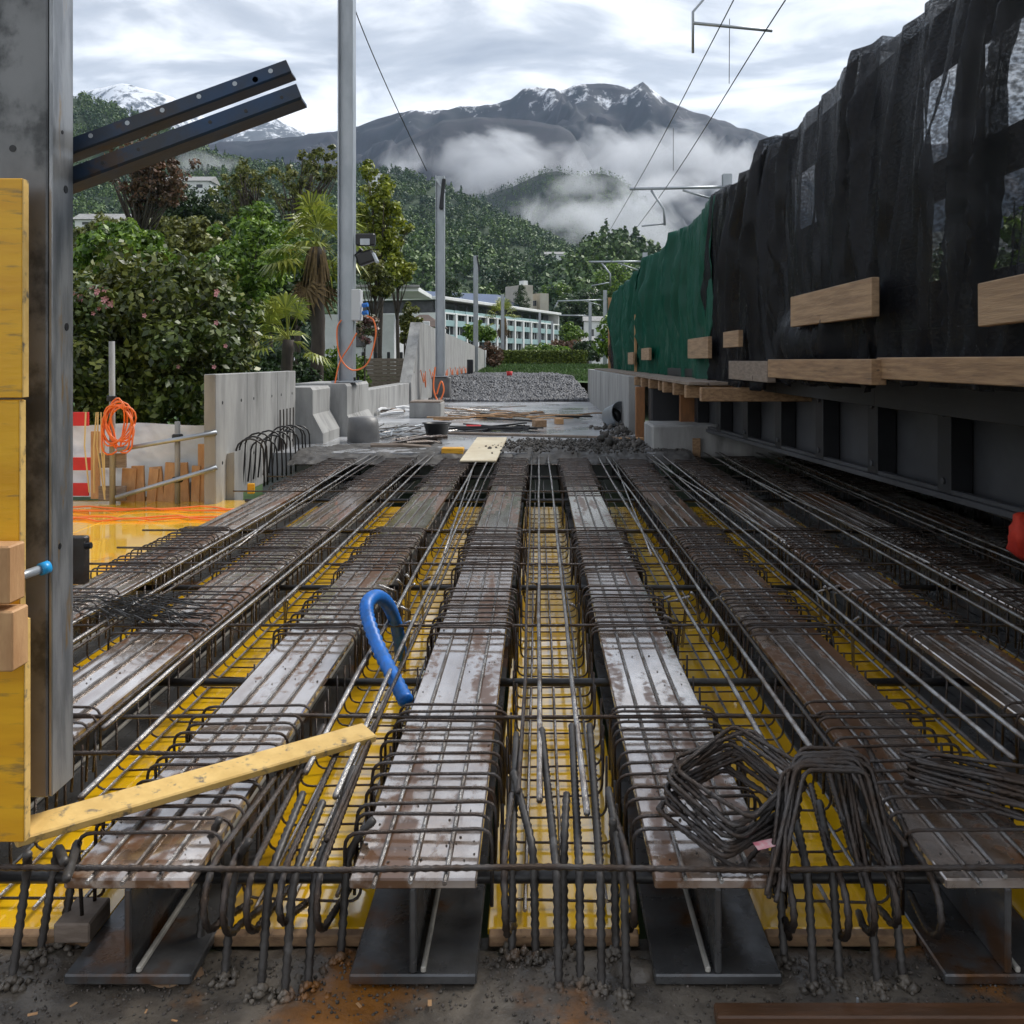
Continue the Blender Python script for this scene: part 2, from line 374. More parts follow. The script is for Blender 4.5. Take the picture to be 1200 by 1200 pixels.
def mountain_mat(name, rock, rock2, z0, z1, amt):
    m = M(name, rock, rock2, .012, .9, detail=10); N = m.node_tree.nodes; L = m.node_tree.links; b = N['Principled BSDF']
    c = b.inputs['Base Color'].links[0].from_socket
    g = N.new('ShaderNodeNewGeometry'); s = N.new('ShaderNodeSeparateXYZ'); L.new(g.outputs['Position'], s.inputs[0])
    mp = N.new('ShaderNodeMapping'); mp.inputs['Scale'].default_value = (1, 1, .35); L.new(g.outputs['Position'], mp.inputs[0])
    n = N.new('ShaderNodeTexNoise'); n.inputs['Scale'].default_value = .014; n.inputs['Detail'].default_value = 9; n.inputs['Roughness'].default_value = .72; L.new(mp.outputs[0], n.inputs['Vector'])
    a = N.new('ShaderNodeMapRange'); L.new(s.outputs[2], a.inputs[0]); a.inputs[1].default_value = z0; a.inputs[2].default_value = z1; a.inputs[3].default_value = -.35; a.inputs[4].default_value = amt
    d = N.new('ShaderNodeMath'); d.operation = 'ADD'; L.new(n.outputs['Fac'], d.inputs[0]); L.new(a.outputs[0], d.inputs[1])
    r = N.new('ShaderNodeMapRange'); L.new(d.outputs[0], r.inputs[0]); r.inputs[1].default_value = .56; r.inputs[2].default_value = .66
    x = N.new('ShaderNodeMix'); x.data_type = 'RGBA'; L.new(r.outputs[0], x.inputs[0]); L.new(c, x.inputs[6]); x.inputs[7].default_value = (.78, .80, .84, 1)
    L.new(x.outputs[2], b.inputs['Base Color'])
    return m
m_mtn = mountain_mat('mountain_rock', (.021, .019, .031), (.008, .012, .020), 580, 920, .085)
m_snow = mountain_mat('snowy_mountain', (.07, .075, .085), (.05, .055, .06), 300, 1900, .22)
m_spur = M('forested_spur', (.018, .026, .018), (.012, .018, .013), .01, .9)
ridge('mountain', [(-900, 170), (200, 175), (410, 152), (440, 139), (480, 129), (530, 127), (580, 123), (600, 116), (612, 105), (625, 102), (645, 105), (662, 104), (680, 99), (700, 97), (722, 100), (740, 103), (747, 97), (753, 95), (762, 104), (772, 112), (790, 122), (812, 131), (830, 137), (870, 150), (900, 160), (1000, 175), (1400, 150), (2200, 190)],
      3300, 1700, 30, 420, 130, 190, .0026, m_mtn, 1.1)
ridge('mountain_spur', [(200, 300), (410, 205), (470, 165), (520, 141), (560, 137), (620, 141), (655, 147), (670, 155), (690, 190), (720, 240), (760, 300), (900, 330)], 2500, 1500, 25, 160, 50, 60, .003, m_mtn, 1.15)
ridge('low_spur', [(470, 260), (560, 232), (600, 219), (630, 205), (652, 200), (680, 208), (702, 202), (724, 209), (748, 228), (775, 262), (800, 285), (840, 290), (1000, 280), (1500, 240), (2200, 230)], 1750, 1150, 20, 160, 40, 34, .005, m_spur, 1.1)
ridge('snowy_range', [(-1500, 90), (-400, 120), (60, 120), (100, 108), (140, 97), (170, 104), (200, 112), (240, 140), (285, 131), (320, 138), (345, 150), (375, 163), (395, 160), (420, 165), (480, 190)], 6200, 3600, 200, 200, 70, 260, .0012, m_snow, 1.1)
HILL = [(-1600, 40), (-500, 70), (-100, 85), (85, 114), (120, 124), (160, 140), (200, 156), (230, 174), (260, 190), (330, 199), (390, 203), (460, 204), (500, 214), (530, 227), (560, 243), (600, 261), (640, 281), (665, 294), (700, 305), (780, 312), (900, 330), (1300, 320), (2400, 300)]
hill = ridge('forest_hill', HILL, 1000, 260, 2, 200, 90, 30, .007, M('forest_floor', (.03, .055, .02), (.02, .04, .016), .02, .9), 1.2)
knoll = ridge('wooded_knoll', [(640, 345), (668, 322), (690, 300), (712, 290), (735, 293), (755, 305), (780, 315), (900, 322), (1300, 320), (1900, 330)], 520, 260, 2, 70, 30, 5, .02, hill.data.materials[0], 1.1)
def forest(name, base, n, hmin, hmax, q, seed, ylim, label, umin=-250, umax=1000):
    r = np.random.default_rng(seed); me = base.data
    V = np.array([v.co[:] for v in me.vertices]); Fq = np.array([p.vertices[:] for p in me.polygons])
    A = V[Fq]; c = A.mean(1); u = c[:, 0]/c[:, 1]*F+U0
    ar = np.linalg.norm(np.cross(A[:, 1]-A[:, 0], A[:, 3]-A[:, 0]), axis=1)
    w = ar*((u > umin) & (u < umax) & (c[:, 1] < ylim))*(1+ .6*(c[:, 1] < .5*ylim)); w /= w.sum()
    idx = r.choice(len(Fq), n, p=w); a, b = r.random((2, n, 1))
    p = (A[idx, 0]*(1-a)+A[idx, 1]*a)*(1-b)+(A[idx, 3]*(1-a)+A[idx, 2]*a)*b
    h = r.uniform(hmin, hmax, (n, 1)); con = r.random((n, 1)) < .22
    d = r.normal(size=(n, q, 3)); d /= np.linalg.norm(d, axis=2, keepdims=True)
    rad = r.uniform(.65, 1.0, (n, q, 1)); off = d*rad
    off[:, :, 2] = off[:, :, 2]*.5+.55
    wd = np.where(con, .24, .42)[:, :, None]
    taper = np.where(con[:, :, None], 1.25-off[:, :, 2:3], 1.0)
    off = np.concatenate([off[:, :, :2]*wd*taper, off[:, :, 2:3]*np.where(con, 1.25, .95)[:, :, None]], 2)*h[:, :, None]
    cen = p[:, None, :]+off
    nrm = d+r.normal(size=d.shape)*.45; nrm /= np.linalg.norm(nrm, axis=2, keepdims=True)
    t1 = np.cross(nrm, r.normal(size=d.shape)); t1 /= np.linalg.norm(t1, axis=2, keepdims=True); t2 = np.cross(nrm, t1)
    s = (h[:, :, None]*.105)*r.uniform(.6, 1.2, (n, q, 1))
    quad = np.stack([cen+t1*s, cen+t2*s*.8, cen-t1*s, cen-t2*s*.8], 2).reshape(-1, 3)
    o = fastmesh(name, quad, np.arange(len(quad)).reshape(-1, 4), m_lf_forest)
    return tag(o, label, 'forest', kind='stuff')
forest('forest', hill, 9500, 7, 12, 54, 3, 1040, 'mixed green forest covering the hillside behind the office building', -150, 820)
forest('spur_wood', bpy.data.objects['low_spur'], 8000, 8, 14, 14, 6, 1800, 'dark wood on the spur rising out of the mist', 400, 950)
forest('conifer_wood', knoll, 900, 9, 15, 80, 4, 560, 'dark wood on the low knoll below the misty spur', 600, 1300)

# ------------------------------------------------------------------ steel beams of the deck
BX = [-2.36, -1.665, -.97, -.295, .428, 1.115, 1.81, 2.505, 3.2, 3.9]
BY0, BY1, BW, BH = 2.236, 12.0, .302, .252
beam_label = ['rusty wet I-beam beside the yellow side deck', 'wet steel I-beam second from the yellow side deck', 'steel I-beam under the yellow timber plank', 'shiny wet I-beam beside the blue hose', 'wet I-beam carrying the bundle of square stirrups',
              'brown I-beam under the flat stirrup bundle', 'brown I-beam first one along the dark girder', 'dark I-beam in the shade under the girder edge', 'dark I-beam deep under the temporary bridge', 'dark I-beam furthest under the temporary bridge']
def beam(k):
    x = BX[k]; t = thing('steel_beam', beam_label[k], 'steel beam', (x, BY0, -BH), 'steel beams of the bridge deck')
    L = BY1-BY0
    def part(n, c, d, mat, b=.004):
        MB().cbox(Vector(c)+Vector((x, BY0, -BH)), d, b).build(n, mat, t)
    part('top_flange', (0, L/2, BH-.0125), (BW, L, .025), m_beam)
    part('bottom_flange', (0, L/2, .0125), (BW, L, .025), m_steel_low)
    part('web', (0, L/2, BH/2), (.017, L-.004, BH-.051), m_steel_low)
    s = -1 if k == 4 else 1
    part('weld_strip', (s*.024, L/2, .033), (.012, L-.01, .014), m_strip)
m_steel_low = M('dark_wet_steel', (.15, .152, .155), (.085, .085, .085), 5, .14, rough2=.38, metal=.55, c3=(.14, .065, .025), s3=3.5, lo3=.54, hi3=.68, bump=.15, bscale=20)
m_strip = M('pale_weld_strip', (.46, .44, .39), (.36, .34, .30), 20, .5)
for k in range(10): beam(k)
# thing: muddy abutment seat in front
def seat(a, b):
    x = -5+a*10; y = .6+b*1.88
    z = -.262+.012*fb(x*2.5, y*2.5)+.007*fb(x*11, y*11)+.004*fb(x*37, y*37)
    if y > 2.39: z -= .02
    return (x, y, z)
struct(grid('abutment_seat', seat, 260, 60, m_mud))
# yellow formwork sheets between the beams
gl = ['between the two beams by the side deck', 'under the end of the dark wire brush', 'below the yellow timber plank and the blue hose', 'in the middle gap with the upright bars', 'below the square stirrup bundle', 'below the flat stirrup bundle', 'in the shaded gap beside the girder', 'in the dark gap under the girder', 'in the darkest gap under the bridge']
for g in range(9):
    x = (BX[g]+BX[g+1])/2
    o = MB().cbox((x, (2.43+9.4)/2, -.242), (.390, 9.4-2.43, .02), .003).build('formwork_sheet', m_ply, org=(x, 2.43, -.252))
    o.location = (x, 2.43, -.252)
    tag(o, 'wet yellow formwork sheet '+gl[g], 'formwork sheet', 'formwork sheets between the beams')
    o = MB().cbox((x, 2.413, -.247), (.38, .03, .03), .003).build('edge_batten', m_wood, org=(x, 2.413, -.262)); o.location = (x, 2.413, -.262)
    tag(o, 'brown batten at sheet edge '+gl[g], 'batten', 'battens at the front edge')
# stirrup caps over each beam
def stirrup_mesh(w, top, bot, r=.005, rad=.04, seed=0):
    q = random.Random(seed); j = lambda s: q.uniform(-s, s)
    return MB().tube(fillet([(-w+j(.006), j(.012), bot+j(.03)), (-w+j(.004), j(.006), top), (w+j(.004), j(.006), top+j(.004)), (w+j(.006), j(.012), bot+j(.03))], rad, 4), r, 6).mesh('stirrup', m_rebar, smooth=True)
capm = [stirrup_mesh(.186+.006*(i % 3-1), .036, -.17, seed=i) for i in range(5)]
def basket_mesh(seed):
    q = random.Random(seed); j = lambda s: q.uniform(-s, s); w = .155+j(.006)
    return MB().tube(fillet([(-w, j(.02), -.02), (-w, j(.01), -.215), (w, j(.01), -.215), (w, j(.02), -.02)], .04, 4), .0042, 6).mesh('stirrup', m_rebar, smooth=True)
basm = [basket_mesh(20+i) for i in range(5)]
BANDS = [(2.40, 3.29, .080), (4.12, 4.97, .081), (5.33, 6.74, .086), (8.93, 11.7, .11)]
longm = MB().tube([(0, BY0+.0, 0), (.004, 4.5, 0), (-.004, 7, 0), (0, 11.9, 0)], .0058, 6).mesh('longitudinal_bar', m_rod)
for k in range(10):
    t = thing('stirrup_cage', 'brown stirrup cage wrapped over the '+beam_label[k], 'rebar cage', (BX[k], BY0, 0), 'stirrup cages over the beams')
    for (a, b, s) in BANDS:
        y = a+random.uniform(-.02, .02)
        while y < b:
            link('stirrup', random.choice(capm), t, (random.gauss(0, .006), y-BY0+random.gauss(0, .008), random.uniform(-.002, .004)), (random.gauss(0, .015), random.gauss(0, .008), random.gauss(0, .022)))
            y += s*random.uniform(.86, 1.12)
    for dx in (-.085, -.005, .078):
        link('longitudinal_bar', longm, t, (dx+random.uniform(-.008, .008), -BY0-random.uniform(.0, .05), .0072), (0, 0, random.gauss(0, .0006)))
for g in range(9):
    x = (BX[g]+BX[g+1])/2
    t = thing('rebar_basket', 'low rebar basket over the yellow sheet '+gl[g], 'rebar cage', (x, BY0, 0), 'rebar baskets between the beams')
    y = 2.52
    while y < 8.9:
        link('stirrup', random.choice(basm), t, (random.gauss(0, .006), y-BY0, random.uniform(-.004, .004)), (random.gauss(0, .02), 0, random.gauss(0, .02)))
        y += (.135 if y < 6.6 else .22)*random.uniform(.85, 1.15)
    for dx in (-.11, 0, .11):
        link('longitudinal_bar', longm, t, (dx+random.uniform(-.015, .015), -BY0+.2+random.uniform(0, .1), -.203), (0, 0, random.gauss(0, .001)))
# cross bars and tie rods
for i, (y, x0, x1) in enumerate([(2.245, -2.9, 3.9), (2.90, -2.2, -.80), (3.20, -2.8, 4.0), (4.30, -2.8, 4.1), (5.60, -2.7, 4.1), (6.07, -2.7, 3.9), (6.7, -2.8, 4.1), (8.7, -2.8, 4.1), (9.8, -2.8, 4.1), (10.9, -2.8, 4.1)]):
    n = 14; pts = [(x0+(x1-x0)*j/n, y+random.gauss(0, .006), .021+random.gauss(0, .0012)) for j in range(n+1)]
    o = MB().tube([Vector(p)-Vector(pts[0]) for p in pts], .0072, 7, rib=.012 if y < 3 else None).build('cross_bar', m_rebar, smooth=True); o.location = pts[0]
    tag(o, 'short ribbed bar ending under the yellow plank' if i == 1 else ('ribbed bar across the front ends of the beams' if i == 0 else ['', '', 'first', 'second', 'third', 'fourth', 'fifth', 'sixth', 'seventh', 'last'][i]+' thin ribbed cross bar behind the end of the yellow plank'), 'rebar', 'cross bars over the beams')
for i, y in enumerate((2.42, 3.88, 5.49, 7.3, 8.9, 10.6)):
    o = MB().tube([(-2.75, 0, 0), (3.95, 0, 0)], .0165, 10).build('tie_rod', m_tie, smooth=True); o.location = (0, y, -.095)
    tag(o, 'thick black tie rod through the front ends of the beam webs' if i == 0 else ['', 'second', 'third', 'fourth', 'fifth', 'sixth'][i]+' thick black tie rod counted from the cut beam ends', 'tie rod', 'tie rods through the beam webs')
# long loose bars running along the gaps
for g in range(9):
    x = (BX[g]+BX[g+1])/2
    for j, dx in enumerate((-.055, .062, -.125 if g % 2 else .125)):
        y0 = 2.26+random.uniform(0, .35) if (g == 3 or j > 1) else 2.35+random.uniform(0, .7)
        a = random.uniform(-.05, .05)
        pts = [(x+dx+a*(q-.5)*1.2+random.gauss(0, .004), y0+(11.95-y0)*q, .0445+.006*math.sin(q*9+g)+.012*q) for q in [i/10 for i in range(11)]]
        o = MB().tube([Vector(p)-Vector(pts[0]) for p in pts], .0092 if j < 2 else .007, 7).build('long_bar', m_rod if j < 2 else m_rebar, smooth=True); o.location = pts[0]
        tag(o, ('first of two bright bars lying ', 'second of two bright bars lying ', 'single darker long bar lying ')[j]+gl[g].replace('below', 'above').replace('under the end of', 'beside'), 'rebar', 'long bars over the gaps')
    if g % 2 == 0 or g == 5:
        y0 = 5.2+random.uniform(0, 1); a = random.choice((-1, 1))*random.uniform(.12, .3)
        pts = [(x+a*(q-.5), y0+4.8*q, .063+.004*math.sin(q*7)) for q in [i/8 for i in range(9)]]
        o = MB().tube([Vector(p)-Vector(pts[0]) for p in pts], .007, 6).build('skew_bar', m_rod, smooth=True); o.location = pts[0]
        tag(o, 'bright bar lying askew over the far end of the beam deck', 'rebar', 'skew bars at the far end of the deck')

# ------------------------------------------------------------------ front starter bars and hairpins
BASES = []
ORD = ['first', 'second', 'third', 'fourth', 'fifth', 'sixth', 'seventh', 'eighth', 'ninth']
def starter(idx, u, vtop, vb, lean=0.0, r=.0102, name='starter_bar', lab=None, grp=None):
    b = PZ(u, vb, -.28); BASES.append(b)
    top = P(u+lean, vtop, (CZ-.05)*F/(vtop-V0))
    k = Vector((b.x*.9+top.x*.1, b.y+.07, -.02))
    pts = fillet([b, k, top], .06, 4)
    o = MB().tube([p-b for p in pts], r, 7, rib=.011).build(name, m_start, smooth=True); o.location = b
    tag(o, ORD[idx]+(lab or ' muddy starter bar of the middle gap, counted from the beam by the hose'), 'rebar', grp or 'starter bars in the middle gap')
m_start = M('muddy_ribbed_bar', (.075, .07, .066), (.05, .044, .04), 20, .45, metal=.3, c3=(.12, .115, .11), s3=9, lo3=.58, hi3=.68, bump=.2)
for i_, (u, vt, vb, ln) in enumerate(sorted([(655, 855, 1172, -20), (661, 930, 1130, 3), (680, 850, 1165, -10), (705, 850, 1175, -14), (735, 925, 1180, -22), (628, 905, 1135, -26), (600, 860, 1130, 5), (722, 960, 1130, -4)])):
    starter(i_, u, vt, vb, ln)
for i_, (u, vt, vb, ln) in enumerate(sorted([(232, 960, 1125, 25), (262, 985, 1160, 30), (305, 930, 1175, 50), (333, 940, 1180, 45), (360, 900, 1170, 55), (398, 960, 1135, 40)])):
    starter(i_, u, vt, vb, ln, lab=' muddy starter bar counted from the beam under the yellow plank', grp='starter bars by the plank')
for i_, (u, vt, vb, ln) in enumerate(sorted([(920, 960, 1140, -8), (955, 935, 1170, -28), (985, 940, 1165, -25), (1030, 960, 1170, -40), (1060, 965, 1165, -50)])):
    starter(i_, u, vt, vb, ln, lab=' muddy starter bar under the upright stirrup bundle, from the square-stirrup beam', grp='starter bars under the stirrup bundle')
for i_, (u, vt, vb, ln) in enumerate(sorted([(12, 1000, 1165, 20), (45, 1010, 1130, 30), (70, 1030, 1120, 8)])):
    starter(i_, u, vt, vb, ln, lab=' muddy starter bar counted from the yellow panels', grp='starter bars by the formwork')
def hairpin(u, u2, v2, lab, grp, vb=1125):
    f = P(u, 1055, 2.24)
    top = PZ(u2, v2, .03); vb = vb+random.uniform(-12, 8); d = Vector((top.x-f.x, top.y-f.y, 0))
    pts = [top, Vector((f.x, f.y+.10, .012))]
    for i in range(9):
        a = math.pi*i/8; pts.append(Vector((f.x+(.012*i/8), f.y+.06-.10*math.sin(a), -.075-(vb-1125)*.002+(.085+(vb-1125)*.002)*math.cos(a))))
    e = f+d*.35; pts += [Vector((e.x+.02, e.y, -.19))]
    o = MB().tube([p-top for p in pts], .0085, 7, rib=.012).build('hairpin_bar', m_rebar, smooth=True); o.location = top
    tag(o, lab, 'rebar', grp)
for (u, u2, v2) in [(243, 345, 880), (265, 350, 890), (292, 380, 850), (330, 400, 870), (373, 440, 850), (590, 600, 930)]:
    hairpin(u, u2, v2, {243: 'first', 265: 'second', 292: 'third', 330: 'fourth', 373: 'fifth'}[u]+' hairpin bar hooking down beside the plank-side beam end' if u < 500 else 'hairpin bar hooking down beside the middle gap', 'hairpin bars by the plank' if u < 500 else None)
for (u, u2, v2) in [(738, 715, 940), (922, 905, 960), (985, 950, 920), (1015, 970, 900), (1042, 985, 890), (1092, 1010, 860)]:
    hairpin(u, u2, v2, {985: 'first of two hairpin bars beneath the propped U-bars', 1015: 'second of two hairpin bars beneath the propped U-bars', 738: 'hairpin bar hooking down at the square-stirrup beam side of the middle gap', 922: 'hairpin bar hooking down beside the square-stirrup beam', 1042: 'hairpin bar hooking down under the upright stirrup bundle', 1092: 'hairpin bar hooking down beside the flat-stirrup beam'}[u], 'hairpin bars by the stirrup bundles')
# short leaning dowels in the middle of the deck
for i in range(26):
    g = random.choice((1, 2, 2, 3, 3, 3, 4, 4, 5)); x = (BX[g]+BX[g+1])/2+random.uniform(-.15, .15); y = random.uniform(4.4, 5.3)
    o = MB().tube([(0, 0, 0), (random.uniform(-.03, .03), .03, .22), (random.uniform(-.1, .1), random.uniform(-.12, -.03), .27)], .008, 6).build('dowel_bar', m_rod, smooth=True); o.location = (x, y, -.235)
    tag(o, 'short bent dowel bar standing in a gap between stirrup cages', 'rebar', 'dowel bars standing in the gaps')

# ------------------------------------------------------------------ side formwork in front: steel post, yellow panels
PY = 2.35                                                          # distance of the post's front face
def pz(v, Y=PY): return CZ-(v-V0)/F*Y
def pxx(u, Y=PY): return (u-U0)/F*Y
t = thing('steel_post', 'tall scuffed grey steel formwork post with bolt holes', 'post', (pxx(30), PY+.1, pz(935)))
zb, zt = pz(935), pz(-260)
x0, x1 = pxx(-60), pxx(61)
MB().cbox(((x0+x1)/2-.006, PY+.012, (zb+zt)/2), (x1-x0-.012, .024, zt-zb), .004).build('face_plate', m_post, t)
MB().cbox((x1-.005, PY+.055, (zb+zt)/2), (.010, .106, zt-zb-.006), .003).build('side_plate', m_post2, t)
MB().cbox(((x0+x1)/2-.006, PY+.1, (zb+zt)/2), (x1-x0-.014, .012, zt-zb-.02), .003).build('back_plate', m_post, t)
for (u, v, r) in ((15, 174, .009), (77, 222, .008), (78, 383, .008), (73, 155, .004), (70, 640, .006)):
    if u < 60: a = Vector((pxx(u), PY-.001, pz(v))); MB().tube([a, a+Vector((0, .006, 0))], r, 10).build('bolt_hole', m_black, t)
    else:
        yy = x1*F/(u-U0); a = Vector((x1+.001, yy, pz(v, yy))); MB().tube([a, a-Vector((.006, 0, 0))], r*1.3, 10).build('bolt_hole', m_black, t)
t = thing('formwork_wall', 'yellow three-ply formwork panels standing against the steel post', 'formwork', (pxx(5, 2.2), 2.2, pz(985, 2.2)))
for (va, vb, u1, Y) in ((208, 467, 25.5, 2.26), (468, 724, 22, 2.265), (726, 988, 27.5, 2.25)):
    a, b = pz(vb-.8, Y), pz(va+.8, Y)
    xl, xr = pxx(-70, Y), pxx(u1, Y)
    MB().cbox(((xl+xr)/2, Y+.014, (a+b)/2), (xr-xl, .027, b-a), .002).build('panel', m_plyv, t)
    MB().cbox((xr+.0015, Y+.014, (a+b)/2), (.003, .024, b-a-.002), .001).build('edge_strip', m_ywood, t)
for (va, vb, u1) in ((640, 708, 12), (716, 787, 16)):
    Y = 2.17; o = MB().cbox((pxx(u1-22, Y), Y+.03, (pz(va, Y)+pz(vb, Y))/2), (2*(pxx(u1, Y)-pxx(u1-22, Y)), .07, pz(va, Y)-pz(vb, Y)), .004)
    c = (pxx(u1-22, Y), Y+.03, pz(vb, Y)); o = o.build('timber_block', m_wood2, org=c); o.location = c
    tag(o, 'sawn timber waler end in front of the yellow panels, '+('upper of two' if va == 640 else 'lower of two'), 'timber', 'timber waler ends')
t = thing('prop_tube', 'thin galvanised tube with bright blue end cap poking past the panel', 'tube', (pxx(35), PY, pz(668)))
MB().tube([P(-10, 687, 2.20), P(48, 667, 2.31)], .011, 12).build('tube', m_galv, t, True)
MB().tube([P(47, 667.5, 2.308), P(57, 664, 2.327)], .0155, 14).build('cap', M('blue_cap', (.02, .33, .72), None, rough=.35), t, True)
t = thing('bracket_plate', 'dark rusty bracket plate with bolt beside the steel post', 'bracket', (pxx(95, 2.6), 2.6, pz(685, 2.6)))
MB().cbox((pxx(92, 2.6), 2.6, (pz(628, 2.6)+pz(684, 2.6))/2), (.05, .03, pz(628, 2.6)-pz(684, 2.6)), .004).build('plate', m_rebar, t)
MB().tube([P(100, 640, 2.58), P(107, 639, 2.58)], .009, 8).build('bolt', m_dark, t)
# blue perforated rail
t = thing('blue_rail', 'worn blue perforated double steel rail slanting off the post', 'steel rail', P(86, 190, 2.5))
def rail(a0, a1, b0, b1, Y, nm):                                  # a: lower edge, b: upper edge in photo pixels
    mb = MB(); A0, A1, B0, B1 = P(*a0, Y), P(*a1, Y), P(*b0, Y), P(*b1, Y); th = Vector((0, .008, 0))
    mb.add([A0, A1, B1, B0, A0+th, A1+th, B1+th, B0+th], [(0, 1, 2, 3), (7, 6, 5, 4), (0, 4, 5, 1), (1, 5, 6, 2), (2, 6, 7, 3), (3, 7, 4, 0)])
    r = mb.build(nm, m_blue, t)
    return A0, A1, B0, B1
sk = MB()
Y = 2.50
A0, A1, B0, B1 = rail((50, 191), (341, 83), (50, 174), (335, 70), Y, 'upper_leg')
lo = MB(); th = .05
for (p, q, nm) in ((A0, A1, 'upper_web'),):
    mb = MB(); d = Vector((0, .05, -.004)); z = Vector((0, .004, -.005))
    mb.add([p, q, q+d, p+d, p+z, q+z, q+d+z, p+d+z], [(0, 1, 2, 3), (7, 6, 5, 4), (0, 4, 5, 1), (1, 5, 6, 2), (2, 6, 7, 3), (3, 7, 4, 0)]); mb.build(nm, m_blue, t)
C0, C1, D0, D1 = rail((50, 225), (353, 113), (50, 208), (347, 98), 2.515, 'lower_leg')
mb = MB(); d = Vector((0, .06, -.006)); z = Vector((0, .004, -.007))
mb.add([C0, C1, C1+d, C0+d, C0+z, C1+z, C1+d+z, C0+d+z], [(0, 1, 2, 3), (7, 6, 5, 4), (0, 4, 5, 1), (1, 5, 6, 2), (2, 6, 7, 3), (3, 7, 4, 0)]); mb.build('lower_web', m_blue, t)
m_hole = m_white
for (u, v) in ((106, 159), (149, 144), (190, 129), (233, 113), (275, 98), (317, 83)):
    a = P(u, v, Y-.001); MB().tube([a, a+Vector((0, .0025, 0))], .0062, 12).build('bolt_hole', m_galv, t)
for (u, v) in ((120, 191), (162, 175), (246, 143), (288, 130), (330, 114)):
    a = P(u, v, 2.514); MB().tube([a, a+Vector((0, .002, 0))], .005, 10).build('bolt_hole', m_black, t)
a = P(303, 97, 2.53); MB().tube([a, a+Vector((0, -.03, 0))], .008, 8).build('bolt', m_dark, t)
# yellow plank
a = P(14, 978, 2.30); b = PZ(433, 858, .058)
o = MB().bar((0, 0, 0), b-a, .088, .024, up=(-.10, -.32, 1)).build('timber_plank', m_ywood); o.location = a
tag(o, 'stained yellow timber plank leaning across the stirrups', 'plank')
# blue hose
pts = [PZ(476, 822, -.02), P(462, 795, 3.58), P(445, 762, 3.75), P(432, 728, 3.86), P(430, 708, 3.92), P(440, 699, 4.02), P(452, 705, 4.14), P(461, 722, 4.28), P(467, 745, 4.4), P(470, 770, 4.48)]
sm = []
for i in range(len(pts)-1):
    p0, p1, p2, p3 = pts[max(i-1, 0)], pts[i], pts[i+1], pts[min(i+2, len(pts)-1)]
    for k in range(9):
        s = k/9; sm.append(.5*((2*p1)+(p2-p0)*s+(2*p0-5*p1+4*p2-p3)*s*s+(3*p1-p0-3*p2+p3)*s**3))
sm.append(pts[-1])
o = MB().tube([p-sm[0] for p in sm], .0265, 14, rib=.016, ra=.11).build('corrugated_hose', m_hose, smooth=True); o.location = sm[0]
tag(o, 'bright blue corrugated plastic hose curling up between two beams', 'hose')
# bundles of loose stirrups
def bundle(name, label, org, shape, n, step, jit, rot, r=.0062, closed=True):
    t = thing(name, label, 'stirrup bundle', org)
    path = [Vector(p) for p in shape]
    if closed:
        mid = (path[0]+path[-1])/2; path = [mid]+path+[mid]
    for i in range(3):
        pass
    ms = []
    for i in range(3):
        q = random.Random(i+len(label)); pp = [p+Vector((q.uniform(-.008, .008), q.uniform(-.008, .008), 0)) for p in path]
        if closed: pp[-1] = pp[0]
        ms.append(MB().tube(fillet(pp, .028, 4), r, 7, rib=.011).mesh('stirrup', m_rebar, smooth=True))
    for i in range(n):
        link('stirrup', ms[i % 3], t, Vector(step)*i+Vector([random.gauss(0, jit) for _ in range(3)]), (rot[0]+random.gauss(0, .05), rot[1]+random.gauss(0, .05), rot[2]+random.gauss(0, .06)))
    return t
c = PZ(846, 950, .065)
b1 = bundle('stirrup_bundle', 'pile of square closed stirrups dropped on a beam', c, [(-.13, -.12, 0), (.12, -.13, 0), (.14, .10, 0), (-.12, .12, 0)], 12, (.004, .002, .0085), .005, (.24, -.20, .62))
l = MB().cbox((0, 0, 0), (.05, .03, .002), .0005).build('paper_tag', M('pink_white_tag', (.75, .55, .56), (.7, .2, .25), 40, .5), b1, org=(0, 0, 0)); l.location = (.075, -.15, -.01); l.rotation_euler = (.1, -.1, .2)
c = PZ(962, 985, .03)
bundle('bent_bar_bundle', 'bundle of U-shaped stirrups propped upright over the gap', c+Vector((0, .0, -.025)), [(-.17, -.16, -.03), (-.05, .03, .195), (.11, .03, .195), (.13, -.15, -.03)], 9, (.004, .010, .0005), .005, (0, 0, 0), closed=False)
bundle('bent_bar_bundle', 'second bundle of U-shaped bars nested beside the upright stirrups', c+Vector((-.04, .03, -.03)), [(-.13, -.17, -.02), (-.03, .02, .185), (.12, .04, .185), (.10, -.15, -.03)], 6, (.004, .010, .0005), .006, (0, 0, .1), closed=False)
c = PZ(1150, 945, .05)
bundle('flat_stirrup_bundle', 'bundle of long flat stirrups on the shaded brown beam', c, [(-.16, .15, 0), (-.10, .17, 0), (.26, -.10, 0), (.17, -.16, 0)], 8, (.006, .004, .008), .008, (.04, -.04, 0))
# dark wire bunch
t = thing('wire_bunch', 'dark bunch of binding wire lying on stirrups', 'wire bunch', PZ(145, 722, .05))
base = parent_org(t)
for i in range(90):
    a = base+Vector((random.gauss(.02, .09), random.gauss(0, .06), random.uniform(0, .06)))
    d = Vector((random.gauss(.22, .07), random.gauss(-.03, .08), random.gauss(-.02, .03)))
    if i % 3 == 0: d = -d*.8
    MB().tube([a, a+d*.5+Vector((0, 0, .02)), a+d], .0024, 4).build('wire', m_tie, t)
